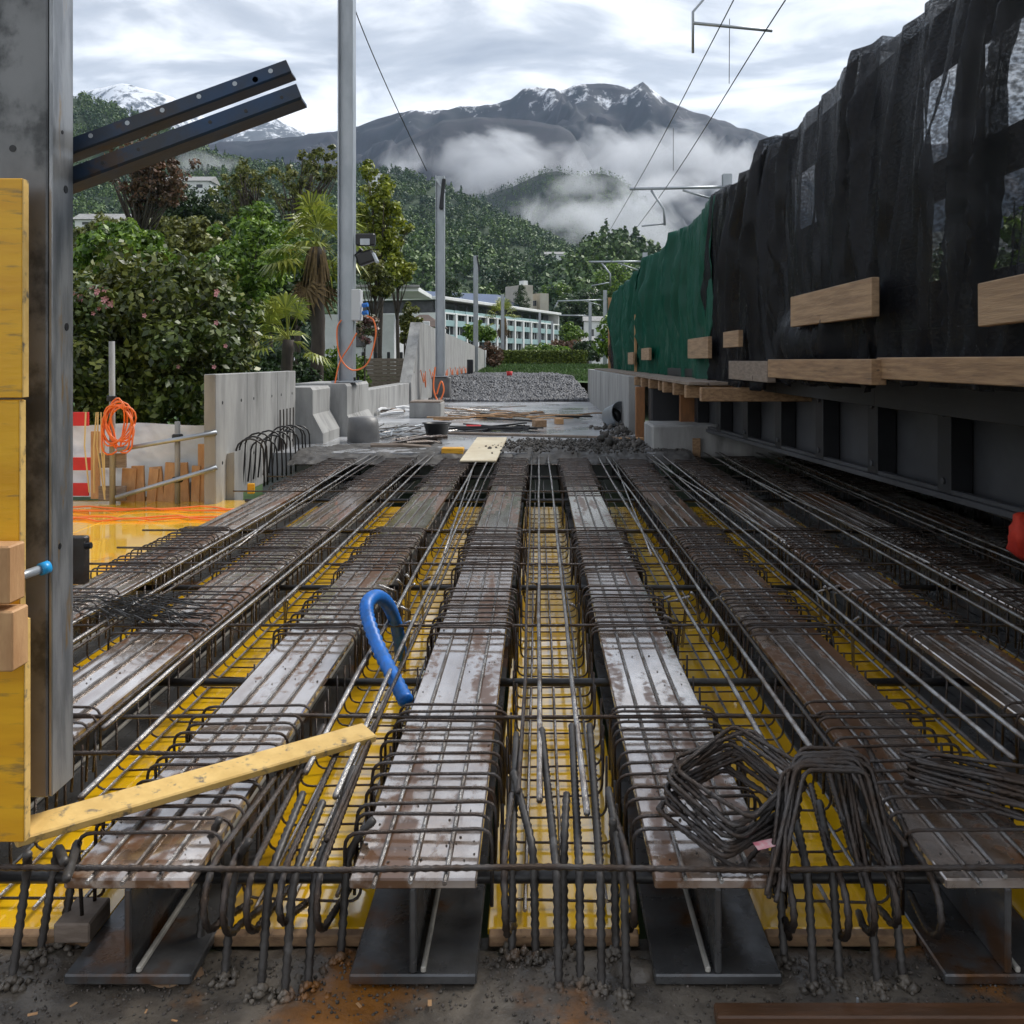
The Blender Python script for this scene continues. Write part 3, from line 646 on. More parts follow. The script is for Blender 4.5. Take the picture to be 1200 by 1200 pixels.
# timber board on the mud, bits
o = MB().cbox((0, 0, 0), (1.0, .05, .03), .004).build('wet_board', M('wet_brown_board', (.13, .06, .028), (.08, .04, .02), 6, .35, stretch=(.5, 5, 5), bump=.2)); o.location = (pxx(1030, 2.13)+.13, 2.12, -.243)
tag(o, 'wet brown board lying on the muddy seat', 'board')
for i, (u, v) in enumerate(((1005, 1185), (172, 1186), (205, 1196), (85, 1178), (420, 1180), (40, 1190), (505, 1175))):
    p = PZ(u, v, -.252); q = MB()
    if i == 0: q.lathe([(0, 0), (.010, .001), (.010, .004), (.0035, .006), (.003, .03), (0, .032)], 8)
    else: q.bar((-.004-.002*i, 0, 0), (.006, .004, .003), .003+.001*i, .002, cham=.0005)
    o = q.build('screw' if i == 0 else 'wood_chip', m_galv if i == 0 else m_wood2); o.location = p
    if i: o.rotation_euler = (0, .2, i*1.3)
    tag(o, 'small steel screw standing in the mud' if i == 0 else 'small pale wood chip on the muddy seat', 'screw' if i == 0 else 'wood chip', None if i == 0 else 'wood chips on the mud')
o = MB().cbox((0, 0, 0), (.09, .12, .05), .004).build('support_block', m_oldwood); o.location = (pxx(97, 2.42), 2.42, -.205)
tag(o, 'grey timber block beside the beam under the plank', 'block')
for i, u in enumerate((205, 745)):
    p = PZ(u, 1140, -.262); n = 14
    mb = MB(); ring = [(0, 0, .03)]+[(.07*math.cos(a)*(1+.3*fb(math.cos(a)*2+i*5, math.sin(a)*2)), .05*math.sin(a), -.004) for a in [2*math.pi*k/n for k in range(n)]]
    mid = [(.045*math.cos(a), .032*math.sin(a), .022+.008*fb(3*math.cos(a), 3*math.sin(a), i)) for a in [2*math.pi*k/n for k in range(n)]]
    mb.add(ring+mid, [(1+k, 1+(k+1) % n, 1+n+(k+1) % n, 1+n+k) for k in range(n)]+[(1+n+k, 1+n+(k+1) % n, 0) for k in range(n)])
    o = mb.build('mud_lump', m_mud if i else m_wood, smooth=True); o.location = p
    tag(o, 'lump of mud between the starter bars' if i else 'brown fibre lump beside the beam end', 'lump')

# ------------------------------------------------------------------ temporary bridge on the far side
GD = Vector((-.0883, 1, 0)).normalized(); GN = Vector((GD.y, -GD.x, 0))
G0 = Vector((3.363, 0, .315))
def gp(y, off=0, z=0): return G0+Vector((-.0883*y, y, z))+GN*off
MG = Matrix((GN, GD, Vector((0, 0, 1)))).transposed()
def girder(y0, y1, off, label):
    t = thing('bridge_girder', label, 'girder', gp(y0, off), 'girders of the temporary bridge'); L = (y1-y0)*math.sqrt(1+.0883**2); ym = (y0+y1)/2
    for (n, o_, z, d, mt) in (('bottom_flange', 0, .02, (.34, L, .04), m_girder), ('lower_angle', -.12, .055, (.05, L, .03), m_girder), ('web', .02, .345, (.02, L, .61), m_girder), ('top_flange', 0, .672, (.34, L, .04), m_dark)):
        MB().cbox(gp(ym, off+o_, z), d, .004, MG).build(n, mt, t)
    y = y0+.4
    while y < y1:
        MB().cbox(gp(y, off-.075, .345), (.15, .17, .606), .004, MG).build('stiffener', m_dark, t)
        st = col.objects[-1]
        for zz in (.12, .56):
            MB().tube([gp(y, off-.149, zz), gp(y, off-.163, zz)], .022, 8).build('bolt_head', m_girder, st, org=parent_org(t))
        for dy in (.33, .66):
            MB().cbox(gp(y+dy, off+.0085, .56), (.012, .13, .035), .004, MG).build('slot', m_black, t)
        y += 1.06
girder(-1.6, 13.2, 0, 'dark steel plate girder with stiffeners along the beam deck')
girder(-1.6, 13.2, 2.6, 'second dark plate girder hidden deeper under the bridge')
t = thing('bridge_deck', 'dark deck slab carried on the plate girders', 'bridge deck', gp(6, 1.3, .7))
MB().add([gp(-1.6, -.3, .695), gp(13.6, -.3, .695), gp(13.6, 3.1, .695), gp(-1.6, 3.1, .695), gp(-1.6, -.3, .80), gp(13.6, -.3, .80), gp(13.6, 3.1, .80), gp(-1.6, 3.1, .80)],
         [(0, 1, 2, 3), (7, 6, 5, 4), (0, 4, 5, 1), (1, 5, 6, 2), (2, 6, 7, 3), (3, 7, 4, 0)]).build('slab', m_dark, t)
MB().box((4.4, 19.6, 1.13), (3.9, 12.0, .1)).build('slab', m_dark, t)
o = MB().cbox((4.9, 6.0, .75), (.3, 16, 2.6), .01).build('retaining_wall', m_conc_wet, org=(4.9, 6, -.6)); o.location = (6.9, 6, -.6)  # unseen wall, added to keep the space under the bridge dark
tag(o, 'unseen concrete wall added behind the temporary bridge to darken it', 'wall')
TX = 2.0
for i in range(4):  # boards added to keep sky from reflecting in the beam tops
    o = MB().cbox((0, 0, 0), (.215, 10.5, .04), .004).build('light_block_board', m_oldwood); o.location = (TX+.30+.22*i, 6.2, 1.09)
    tag(o, ['first', 'second', 'third', 'fourth'][i]+' added walkway board blocking sky light inside the hoarding, counted from the nets', 'board', 'added light-blocking boards inside the hoarding')
# scaffold hoarding behind the nets: posts, rails and boards with gaps
t = thing('timber_hoarding', 'timber hoarding of boards and posts behind the nets', 'hoarding', (TX+.16, 10, 1.2))
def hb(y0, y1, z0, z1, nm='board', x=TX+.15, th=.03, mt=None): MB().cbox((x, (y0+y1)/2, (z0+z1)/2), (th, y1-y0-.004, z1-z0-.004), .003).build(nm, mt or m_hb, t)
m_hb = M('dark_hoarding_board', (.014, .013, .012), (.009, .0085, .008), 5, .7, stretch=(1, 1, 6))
y = 1.0
while y < 25.5:
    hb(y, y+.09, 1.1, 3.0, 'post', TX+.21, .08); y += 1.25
spans = [(y0, min(y0+2.5, 25.5)) for y0 in np.arange(1.0, 25.4, 2.5)]
for (a, b) in spans:
    for (z0, z1) in ((.93, 1.14), (1.14, 1.40), (1.40, 1.655), (2.08, 2.29), (2.75, 3.07)): hb(a, b, z0, z1)  # lowest row added to close off sky light below the boards
# gaps between the rows stay open in a few bays only
openA = [(1.2, 3.93), (4.02, 4.62), (4.72, 5.3), (7.1, 7.95)]
openB = [(1.2, 4.05), (4.15, 5.25)]
def fill(ops, z0, z1):
    e = [1.0]+[q for o_ in ops for q in o_]+[25.5]
    for i in range(0, len(e), 2):
        y = e[i]
        while y < e[i+1]-.02:
            y2 = min(y+1.6, e[i+1])
            for k in range(2): hb(y, y2, z0+(z1-z0)*k/2, z0+(z1-z0)*(k+1)/2)
            y = y2
fill(openA, 2.29, 2.75); fill(openB, 1.655, 2.08)
def tarp(name, label, y0, y1, mat, seed, zt=3.06, zb=1.0, nfold=1.0, amp=.05, nu=None, bulge=None):
    pl = [(y0+(y1-y0)*random.Random(seed*7+i).random(), random.Random(seed*9+i).gauss(0, .35), random.Random(seed*5+i).uniform(.03, .08), random.Random(seed*3+i).uniform(.05, .16)) for i in range(int((y1-y0)*1.7))]
    nu = nu or int((y1-y0)*48); nv = 46
    q = random.Random(seed); ph = [q.uniform(0, 6.3) for _ in range(6)]
    def fn(a, b):
        y = y0+(y1-y0)*a
        sag = .04*math.sin(y*1.9+ph[0])+.03*fb(y*1.3, seed, 0, 3)
        top = zt-.05+sag*1.2; bot = zb+.05*fb(y*2.3, seed+9, 0, 3)
        if b < .16:                                            # part lying back over the top board
            s = b/.16; x = TX+.46-.44*s; z = top-.10*(1-s)**2+.015*fb(y*5, seed, s*2)
            f = s
        else:
            s = (b-.16)/.84; z = top+(bot-top)*s; x = TX+.02; f = 1
            sl = y+.55*(1-s)*math.sin(y*.9+ph[1])+.12*s*math.sin(y*2.3+ph[2])               # folds slant a little
            w = .35+.65*s
            r = 1-abs(fb(sl*1.7*nfold, seed*3.1, s*.35, 3))*2.0
            r2 = 1-abs(fb(sl*5.2*nfold, seed*1.7, s*.9, 3))*2.0
            for (yc, sh, wd, ht) in pl:
                dy = (y-(yc+sh*(1-s)**1.3))/wd
                if abs(dy) < 3: x -= ht*math.exp(-dy*dy)*(.25+.75*math.sin(math.pi*min(1, .15+s*.9)))
            x += -amp*(.55*r**3+.45*r2)*w*1.5-.05*math.sin(math.pi*min(1, s*1.1))+.02
            if bulge and bulge[0] < y < bulge[1] and s > .72:
                k = math.sin(math.pi*(y-bulge[0])/(bulge[1]-bulge[0]))**.5*math.sin(math.pi*(s-.72)/.28)
                x -= .14*k
            y += .03*fb(y*4, z*3, seed)
        return (x, y, z)
    o = grid(name, fn, nu, nv, mat)
    for v in o.data.vertices: v.co -= Vector((TX, y0, 1))
    o.location = (TX, y0, 1)
    md = o.modifiers.new('thick', 'SOLIDIFY'); md.thickness = .002
    return tag(o, label, 'net')
tarp('shade_net', 'sheer black shade net with bright gaps showing through', .9, 5.75, m_black_net, 3, 3.16, 1.10, 1.0, .115)
tarp('shade_net', 'crumpled black net held by a broad timber board', 5.6, 8.2, m_black_net, 11, 3.15, 1.05, 1.2, .12, bulge=(5.7, 7.7))
tarp('shade_net', 'folded black net hanging beside the green net', 8.1, 11.0, m_black_net, 23, 3.15, .97, 1.3, .12)
tarp('green_shade_net', 'dark green shade net draped over the hoarding', 10.7, 18.2, m_green_net, 31, 3.13, .95, 1.0, .11)
tarp('green_shade_net', 'farther bright green net beside the end of the hoarding', 18.1, 24.6, m_green_net, 37, 3.05, .93, .9, .11)
tarp('shade_net', 'narrow black net strip at the far end of hoarding', 24.5, 25.7, m_black_net, 41, 3.0, .93, .9, .05)
def timber(name, label, u0, u1, va, vb, X=TX-.075, th=.045, mt=None, grp='timber battens holding the nets', tilt=0):
    ya, yb = X*F/(u1-U0), X*F/(u0-U0); ym = (ya+yb)/2; um = U0+X*F/ym
    z1, z0 = CZ-(va-V0)/F*ym, CZ-(vb-V0)/F*ym
    o = MB().cbox((0, 0, 0), (th, yb-ya, z1-z0), .004).build(name, mt or m_board); o.location = (X, ym, (z0+z1)/2); o.rotation_euler.x = tilt
    return tag(o, label, 'timber', grp)
timber('batten_board', 'broad pale board nailed across the crumpled black net', 930, 1026, 338, 378, TX-.20)
timber('batten_board', 'rough broad board end over the sheer black net', 1152, 1330, 316, 374, TX-.20, tilt=-.02)
timber('batten_block', 'short block holding the folded black net', 850, 868, 388, 407, TX-.17)
timber('batten_block', 'wooden block on the dark green net', 808, 832, 396, 420, TX-.17)
timber('batten_block', 'small block on the bright green net near its upright slat', 753, 762, 408, 422, TX-.17)
timber('batten_block', 'smallest block at the far hem of the bright green net', 737, 743, 413, 427, TX-.17)
timber('edge_beam', 'long stained timber edge beam under the sheer black net', 1036, 1500, 418, 452, TX-.22, .08, m_wood, 'timber edge beams under the nets')
timber('edge_beam', 'weathered timber edge beam under the crumpled black net', 906, 1030, 421, 446, TX-.27, .08, m_wood, 'timber edge beams under the nets')
timber('edge_beam', 'dark timber edge beam under the folded black net', 858, 904, 423, 446, TX-.10, .07, m_oldwood, 'timber edge beams under the nets')
ys = [1.6+.82*i for i in range(29)]
words = ['first', 'second', 'third', 'fourth', 'fifth', 'sixth', 'seventh', 'eighth', 'ninth', 'tenth', 'eleventh', 'twelfth', 'thirteenth', 'fourteenth', 'fifteenth', 'sixteenth', 'seventeenth', 'eighteenth', 'nineteenth', 'twentieth', 'twenty-first', 'twenty-second', 'twenty-third', 'twenty-fourth', 'twenty-fifth', 'twenty-sixth', 'twenty-seventh', 'twenty-eighth', 'twenty-ninth', 'thirtieth']
for i, y in enumerate(reversed(ys)):
    far = y > 8.6
    o = MB().cbox((0, 0, 0), (2.4 if far else 1.6, .11, .13), .006).build('cross_timber', m_wood if far else m_oldwood); o.location = (2.74+random.uniform(-.04, .03) if far else TX+1.3, y, .90 if far else 1.0)
    tag(o, words[i]+' cross timber under the hoarding counted from its end board', 'timber', 'cross timbers under the hoarding')
for i in range(3):
    o = MB().cbox((0, 0, 0), (.2, 15.9, .035), .004).build('platform_board', m_oldwood); o.location = (1.64+.215*i, 17.6, .985)
    tag(o, ['outer', 'middle', 'inner'][i]+' long platform board under the green nets', 'board', 'platform boards under the green nets')
o = MB().cbox((0, 0, 0), (.05, .04, 1.1), .004).build('timber_strip', m_wood2); o.location = (TX-.12, 18.15, 1.55)
tag(o, 'thin upright wooden slat between the two green nets', 'slat')
o = MB().cbox((0, 0, 0), (.12, .06, 1.95), .004).build('end_board', m_wood2); o.location = (TX-.02, 25.75, 1.95)
tag(o, 'pale upright board closing the far end of hoarding', 'board')
# props and sill
for (u, Y, w, va, vb, lab) in ((750, 13.7, .13, 447, 515, 'orange-brown timber prop standing beside the rubble'), (808, 12.75, .26, 446, 520, 'wide timber prop standing on the concrete sill')):
    z1, z0 = pz(va, Y), pz(vb, Y); z0 = .05 if u == 750 else .395; z1 = .84
    o = MB().cbox((0, 0, 0), (w, .13, z1-z0), .005).build('timber_prop', M('prop_timber', (.30, .13, .045), (.20, .09, .035), 5, .6, stretch=(3, 3, .7), bump=.2)); o.location = (pxx(u, Y), Y, (z0+z1)/2); tag(o, lab, 'prop')
o = MB().cbox((0, 0, 0), (.5, .35, .62), .02).build('bearing_pier', m_dark); o.location = (pxx(783, 13.2), 13.25, .58)  # dark material stands in for the shade on this concrete pier
tag(o, 'pier coloured dark for the shade under the platform behind the timber prop', 'pier')
o = MB().cbox((0, 0, 0), (3.4, .9, .42), .025).build('concrete_sill', m_conc); o.location = (pxx(764, 12.0)+1.7, 12.45, .19)
tag(o, 'low concrete bearing sill at the end of girder', 'sill')
o = MB().cbox((0, 0, 0), (.10, .03, .38), .004).build('timber_stud', m_wood); o.location = (pxx(817, 11.9), 11.95, .05); tag(o, 'short timber stud against the face of concrete sill', 'stud')
o = MB().cbox((0, 0, 0), (5.2, .4, 1.5), .02).build('light_block_wall', m_conc_wet); o.location = (4.9, 13.7, .3); tag(o, 'added abutment wall blocking light at the end of the girder bay', 'wall')  # added to stop light leaking in past the end of the bridge
# orange bag hanging under the girder
mb = MB(); n, mrings = 16, 10
for i in range(mrings+1):
    a = math.pi*i/mrings
    for k in range(n):
        b = 2*math.pi*k/n; r = .075*math.sin(a)**.7*(1+.45*fb(math.cos(b)*2.2, math.sin(b)*2.2, i*.5))
        mb.v.append((r*math.cos(b), r*math.sin(b), -.13*math.cos(a)*(1+.15*fb(b, i*.7))))
mb.f = [(i*n+k, i*n+(k+1) % n, (i+1)*n+(k+1) % n, (i+1)*n+k) for i in range(mrings) for k in range(n)]
o = mb.build('orange_bag', m_hivis, smooth=True); o.location = P(1200, 628, 5.2); tag(o, 'crumpled orange fabric bag in the dark under girder', 'bag')

# ------------------------------------------------------------------ track slab, ballast, walls
struct(MB().box((-.95, 20.0, -.17), (4.9, 16.6, .5)).build('track_slab', m_slab))
def fill_h(a, b):
    x = -3.0+a*4.9; y = 11.25+b*2.3
    z = .085+.035*fb(x*1.3, y*1.3)+.02*fb(x*7, y*7)+.012*fb(x*23, y*23)+(.02 if x > -.3 else 0)-.10*max(0, b-.55)**1.0-.5*max(0, .22-b)
    return (x, y+.12*fb(x*3, 1.7), z)
struct(grid('earth_fill', fill_h, 200, 70, M('dark_earth', (.075, .07, .064), (.04, .037, .034), 5, .5, rough2=.8, bump=.6, bscale=40)))
def ballast_h(x, y):
    return .08+min(1, max(0, (y-26.5-.9*fb(x*.6, 5.5)-(x+.8)**2*.12)/7.5))*.5+.05*fb(x*.7, y*.7)
bed = struct(grid('track_bed', lambda a, b: (-3.0+a*4.5-(b*15)**2*.004, 26.2+b*18, ballast_h(-3+a*4.5, 26.2+b*18)), 60, 120, m_ballast))
struct(MB().box((-1, 146, -.25), (16, 200, 1.5)).build('far_trackbed', m_soil))
def stones(name, label, pts, smin, smax, mat, seed):
    r = np.random.default_rng(seed); n = len(pts)
    ico = np.array([(0, 0, 1), (.9, 0, .2), (0, .9, .2), (-.9, 0, .2), (0, -.9, .2), (0, 0, -.8), (.6, .6, -.3), (-.6, -.6, -.3)])
    fc = np.array([(0, 1, 2), (0, 2, 3), (0, 3, 4), (0, 4, 1), (6, 2, 1), (7, 4, 3), (5, 6, 1), (5, 1, 4), (5, 4, 7), (5, 7, 3), (5, 3, 2), (5, 2, 6)])
    s = r.uniform(smin, smax, (n, 1, 1))*r.uniform(.7, 1.25, (n, 1, 3)); a = r.uniform(0, 6.3, n); ca, sa = np.cos(a), np.sin(a)
    V = (ico[None]*s)*r.uniform(.75, 1.2, (n, 8, 1)); tl = r.uniform(-.8, .8, n); cb, sb = np.cos(tl), np.sin(tl)
    y2 = V[:, :, 1]*cb[:, None]-V[:, :, 2]*sb[:, None]; z2 = V[:, :, 1]*sb[:, None]+V[:, :, 2]*cb[:, None]
    x3 = V[:, :, 0]*ca[:, None]-y2*sa[:, None]; y3 = V[:, :, 0]*sa[:, None]+y2*ca[:, None]
    V = np.stack([x3, y3, z2], 2)+np.asarray(pts)[:, None, :]
    Fq = (np.arange(n)[:, None, None]*8+fc[None]).reshape(-1, 3)
    return tag(fastmesh(name, V.reshape(-1, 3), Fq, mat, k=3), label, 'gravel', kind='stuff')
q = []
while len(q) < 17000:
    a, b = random.random(), random.random()**1.6
    x, y = -3.0+a*4.5-(b*15)**2*.004, 26.1+b*18; q.append((x, y, ballast_h(-3+a*4.5, y)+random.uniform(0, .03)))
stones('ballast_gravel', 'grey crushed ballast heaped at the end of track slab', q, .035, .075, m_ballast, 5)
# left: precast panel, chamfered blocks, parapet, retaining wall
WX = -3.3
t = thing('precast_panel', 'tall precast concrete panel with vertical joints beside the beam deck', 'concrete panel', (WX-.06, 9.3, -.25))
for (a, b) in ((9.7, 10.75), (10.755, 12.0), (12.005, 12.9)):
    pn = MB().cbox((WX-.06, (a+b)/2, .41), (.12, b-a, 1.34), .006).build('panel', m_conc, t)
    for zz in (.15, .78):
        for f in (.2, .8):
            MB().tube([(WX-.002, a+(b-a)*f, zz), (WX+.002, a+(b-a)*f, zz)], .018, 10).build('tie_hole', m_dark, pn)
def chamblock(name, label, y0, y1, z1, xr, zk=.35, depth=.55):
    mb = MB().prism([(xr-depth, -.3), (xr, -.3), (xr, zk*.45), (xr-.14, zk), (xr-.14, z1-.04), (xr-.17, z1), (xr-depth, z1)], 1, y0, y1)
    o = mb.build(name, m_conc, org=(xr, y0, -.3)); o.location = (xr, y0, -.3); return tag(o, label, 'concrete block')
chamblock('chamfered_block', 'concrete barrier block with chamfered side next to the precast panel', 13.0, 14.1, .85, -2.95, .48)
chamblock('mast_foundation', 'concrete foundation block carrying the tall mast', 14.2, 16.0, .87, -2.72, .40, .98)
o = MB().lathe([(.0, 0), (.23, 0), (.22, .3), (.2, .42), (.0, .44)], 14).build('pipe_wrap', m_conc_wet, smooth=True); o.location = (-2.45, 13.3, .0); tag(o, 'rounded grey concrete stub before the mast foundation', 'stub')
o = MB().cbox((0, 0, 0), (.3, 8.6, .75), .01).build('low_parapet', m_conc); o.location = (WX-.2, 20.35, .26); tag(o, 'low concrete parapet running from mast foundation to the wall', 'parapet')
t = thing('retaining_wall', 'long pale concrete retaining wall with sloped end beside the track', 'wall', (WX-.15, 23, -.3))
ys = [24.7+i*2.43 for i in range(15)]
for i in range(14):
    a, b = ys[i], ys[i+1]-.012
    zt = lambda y: 2.30-(y-26.7)*.0140
    if i == 0: poly = [(a, -.3), (b, -.3), (b, zt(b)), (a+2.1, zt(a+2.1)), (a, .64)]
    else: poly = [(a, -.3), (b, -.3), (b, zt(b)), (a, zt(a))]
    pn = MB().prism(poly, 0, WX-.3, WX).build('panel', m_conc, t)
    for f in (.25, .75):
        MB().tube([(WX-.002, a+(b-a)*f, .9), (WX+.003, a+(b-a)*f, .9)], .025, 10).build('tie_hole', m_dark, pn)
o = MB().cbox((0, 0, 0), (.06, .9, 1.8), .01).build('white_screen', m_white); o.location = (WX+.03, 59.5, .95); tag(o, 'white sheet panel closing the far end of the retaining wall', 'panel')
t = thing('low_wall', 'concrete side wall along the slab below the green nets', 'wall', (1.5, 14, -.2))
for i in range(6):
    a = 14.9+i*2.0; MB().cbox((1.52, a+.995, .46), (.18, 1.98, 1.02), .008).build('panel', m_conc, t)
o = MB().cbox((0, 0, 0), (.62, .8, .30), .012).build('concrete_plinth', m_conc); c = PZ(498, 490, .08); o.location = (c.x, c.y+.4, .23); tag(o, 'small concrete plinth with wooden top on the slab', 'plinth')
o2 = MB().cbox((0, 0, 0), (.6, .78, .03), .004).build('plinth_board', m_oldwood); o2.location = (c.x, c.y+.4, .397); tag(o2, 'brown board lying on the small concrete plinth', 'board')
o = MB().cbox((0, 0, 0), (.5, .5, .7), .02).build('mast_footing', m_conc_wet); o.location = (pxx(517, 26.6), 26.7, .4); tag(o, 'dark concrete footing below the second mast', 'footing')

# ------------------------------------------------------------------ debris on the slab
def heap(name, label, u, v, n, L, spread, mats, r=.009, ang=0, z=.08, board=False, cat='debris'):
    p = PZ(u, v, z); t = thing(name, label, cat, p)
    for i in range(n):
        a = ang+random.gauss(0, .35); l = L*random.uniform(.5, 1.1)
        c = Vector((random.gauss(0, spread[0]), random.gauss(0, spread[1]), .01+random.uniform(0, spread[2])))
        d = Vector((math.cos(a), math.sin(a), random.gauss(0, .06)))*l/2
        mb = MB()
        if board and i % 3 == 0: mb.bar(p+c-d, p+c+d, random.uniform(.05, .12), .03); nm = 'board'
        else: mb.tube([p+c-d, p+c+Vector((random.gauss(0, .04), random.gauss(0, .04), .02)), p+c+d], r, 6); nm = 'bar'
        mb.build(nm, random.choice(mats), t)
    return t
heap('rebar_pile', 'scrap pile of bright bars beside the mast foundation', 468, 512, 26, 1.3, (.14, .25, .12), [m_rod, m_galv, m_rod], .012, 1.15)
heap('pipe_pile', 'short brown pipes lying by the black tub', 492, 522, 7, .9, (.10, .1, .06), [m_oldwood, m_rebar], .03, .75)
heap('timber_debris', 'heap of broken boards in the middle of the slab', 600, 492, 34, 1.1, (.5, .6, .10), [m_oldwood, m_wood, m_tie, m_wood2], .014, .3, board=True)
heap('cable_heap', 'flat black heap of bars in front of the broken boards', 575, 505, 22, 1.3, (.2, .12, .05), [m_tie, m_dark], .013, .05)
heap('scrap_bars', 'scattered thin scrap bars on the wet slab', 555, 482, 16, 1.2, (.5, 1.2, .03), [m_rod, m_oldwood], .01, .5)
heap('brick_scrap', 'loose scrap and boards under the low parapet', 465, 485, 16, .6, (.25, .8, .12), [m_oldwood, m_white, m_conc], .03, .9, board=True)
def simple(name, label, cat, mb, mat, loc, rot=(0, 0, 0), smooth=False, grp=None):
    o = mb.build(name, mat, smooth=smooth); o.location = loc; o.rotation_euler = rot; return tag(o, label, cat, grp)
a, b = PZ(525, 508, .09), PZ(738, 514, .09)
simple('long_plank', 'long thin plank lying across the slab', 'plank', MB().bar((0, 0, 0), b-a, .09, .03), m_oldwood, a+Vector((0, 0, .01)))
for (u, v, d, lab, mt) in ((632, 500, (.20, .3, .12), 'square timber block beside the broken boards', m_wood), (655, 497, (.13, .2, .10), 'smaller timber block near the square block', m_wood2), (738, 517, (.4, .1, .05), 'orange plank end at the foot of the timber prop', m_wood2)):
    simple('timber_offcut', lab, 'timber', MB().cbox((0, 0, 0), d, .006), mt, PZ(u, v, .08)+Vector((0, 0, d[2]/2)), (0, 0, .2))
p = PZ(555, 505, .08); simple('red_canister', 'small red canister beside the black bars', 'canister', MB().tube([(-.12, 0, .05), (.12, .02, .05)], .05, 12), m_red, p, smooth=False)
p = PZ(512, 512, .08); simple('rubber_tub', 'black rubber tub beside the scrap bars', 'tub', MB().lathe([(0, .01), (.15, .01), (.2, .2), (.22, .2), (.22, .215), (.19, .21), (.14, .03), (0, .03)], 20), m_black, p, smooth=True)
p = PZ(530, 533, .06); simple('yellow_board', 'small yellow board on the slab edge', 'board', MB().cbox((0, 0, 0), (.27, .2, .10), .006), m_plyv, p+Vector((0, .1, .03)))
p = PZ(563, 540, .06); simple('plywood_sheet', 'pale plywood sheet lying at the end of the deck', 'plywood', MB().cbox((0, 0, 0), (.42, 2.4, .02), .003), M('pale_ply', (.62, .55, .40), (.52, .44, .30), 3, .6), p+Vector((0, 1.1, .04)), (.03, 0, -.02))
p = PZ(716, 500, .08); Mx = Matrix.Rotation(R(75), 3, 'X') @ Matrix.Rotation(R(30), 3, 'Y')
simple('metal_drum', 'overturned metal drum among the rubble', 'drum', MB().lathe([(0, 0), (.17, 0), (.2, .35), (.21, .35), (.18, .34), (.15, .02), (0, .02)], 20, M=Mx), m_galv, p+Vector((-.02, 0, .17)), smooth=True)
simple('black_drum', 'black tube end beside the overturned drum', 'drum', MB().lathe([(.0, .02), (.12, .02), (.13, 0), (.17, 0), (.17, .4), (.13, .4), (0, .38)], 20, M=Matrix.Rotation(R(100), 3, 'X') @ Matrix.Rotation(R(-40), 3, 'Y')), m_black, p+Vector((.24, .3, .2)), smooth=True)
q = []
for i in range(110):
    c = PZ(random.gauss(722, 16), random.uniform(495, 528), .08); q.append((min(c.x, 1.4), c.y, .09+random.uniform(0, .12)*random.random()))
stones('rubble_heap', 'grey rubble along the foot of the low side wall', q, .02, .07, m_rubble, 9)
q = []
for i in range(2600):
    x = random.uniform(-.3, 1.4); y = random.uniform(11.9, 13.4); q.append((x+random.gauss(0, .2), y+random.gauss(0, .25), fill_h((x+3)/4.9, min(1, max(0, (y-11.25)/2.3)))[2]+random.uniform(-.01, .015)))
stones('loose_gravel', 'loose dark gravel spread at the far end of beam deck', q, .01, .028, m_rubble, 10)
# U-shaped bars at the precast panel
for i in range(12):
    y = 10.1+i*.2+random.gauss(0, .03); x = WX+.02; h = random.uniform(.36, .46)
    pts = [(x, y, -.15), (x+.02, y, .05), (x+.03, y+.02, h-.16)]+[(x+.16-.13*math.cos(math.pi*k/6), y+.02*k, h-.16+.12*math.sin(math.pi*k/6)) for k in range(7)]+[(x+.30, y+.12, .0), (x+.30, y+.12, -.15)]
    o = MB().tube([Vector(p)-Vector(pts[0]) for p in pts], .011, 6).build('loop_bar', m_tie, smooth=True); o.location = pts[0]
    tag(o, words[i]+' looped starter bar along the foot of the precast panel', 'rebar', 'looped starter bars by the precast panel')
for i in range(5):
    o = MB().tube([(0, 0, 0), (0, .01, .75)], .009, 6).build('upright_bar', m_rebar); o.location = (WX+.06, 11.9+i*.16, -.15)
    tag(o, words[i]+' thin upright bar against the far part of the precast panel', 'rebar', 'upright bars by the precast panel')
p = PZ(291, 578, -.2); simple('yellow_spacer', 'small yellow spacer at the foot of the precast panel', 'spacer', MB().cbox((0, 0, 0), (.07, .05, .11), .006), m_plyv, p+Vector((.03, 0, .05)))

# ------------------------------------------------------------------ left side deck and barrier
t = thing('side_deck', 'wide yellow formwork deck along the outer beam', 'formwork deck', (-4.3, 6.5, -.3))
for i in range(4):
    for j in range(3):
        y0 = 4.05+i*1.48; x0 = -2.85-j*1.12
        MB().cbox((x0-.558, y0+.738, -.262), (1.114, 1.474, .024), .003).build('sheet', m_ply, t)
def stube(name, label, a, b, r=.024, mt=None, grp=None):
    a, b = Vector(a), Vector(b); o = MB().tube([(0, 0, 0), b-a], r, 12).build(name, mt or m_galv, smooth=True); o.location = a; return tag(o, label, 'tube', grp)
FY = 9.75
def fp(u, v, Y=FY): return P(u, v, Y)
t = thing('scaffold_post', 'weathered scaffold post with collar carrying the orange cable', 'post', fp(131, 590))
MB().tube([fp(132, 590), fp(131, 400)], .03, 12).build('tube', m_conc, t, True)
MB().tube([fp(131, 470), fp(131, 464)], .05, 12).build('collar', m_dark, t)
t = thing('rail_post', 'short scaffold post clamped to the two handrails', 'post', fp(208, 590))
MB().tube([fp(208, 592), fp(208, 494)], .028, 12).build('tube', m_conc, t, True)
for v in (512, 562): MB().cbox(fp(208, v), (.09, .09, .06), .01).build('clamp', m_dark, t)
stube('handrail', 'upper scaffold handrail running to the precast panel', P(138, 527, FY-.06), P(254, 507, FY-.06))
stube('handrail', 'lower scaffold handrail sloping towards the precast panel', P(136, 583, FY-.06), P(254, 548, FY-.06))
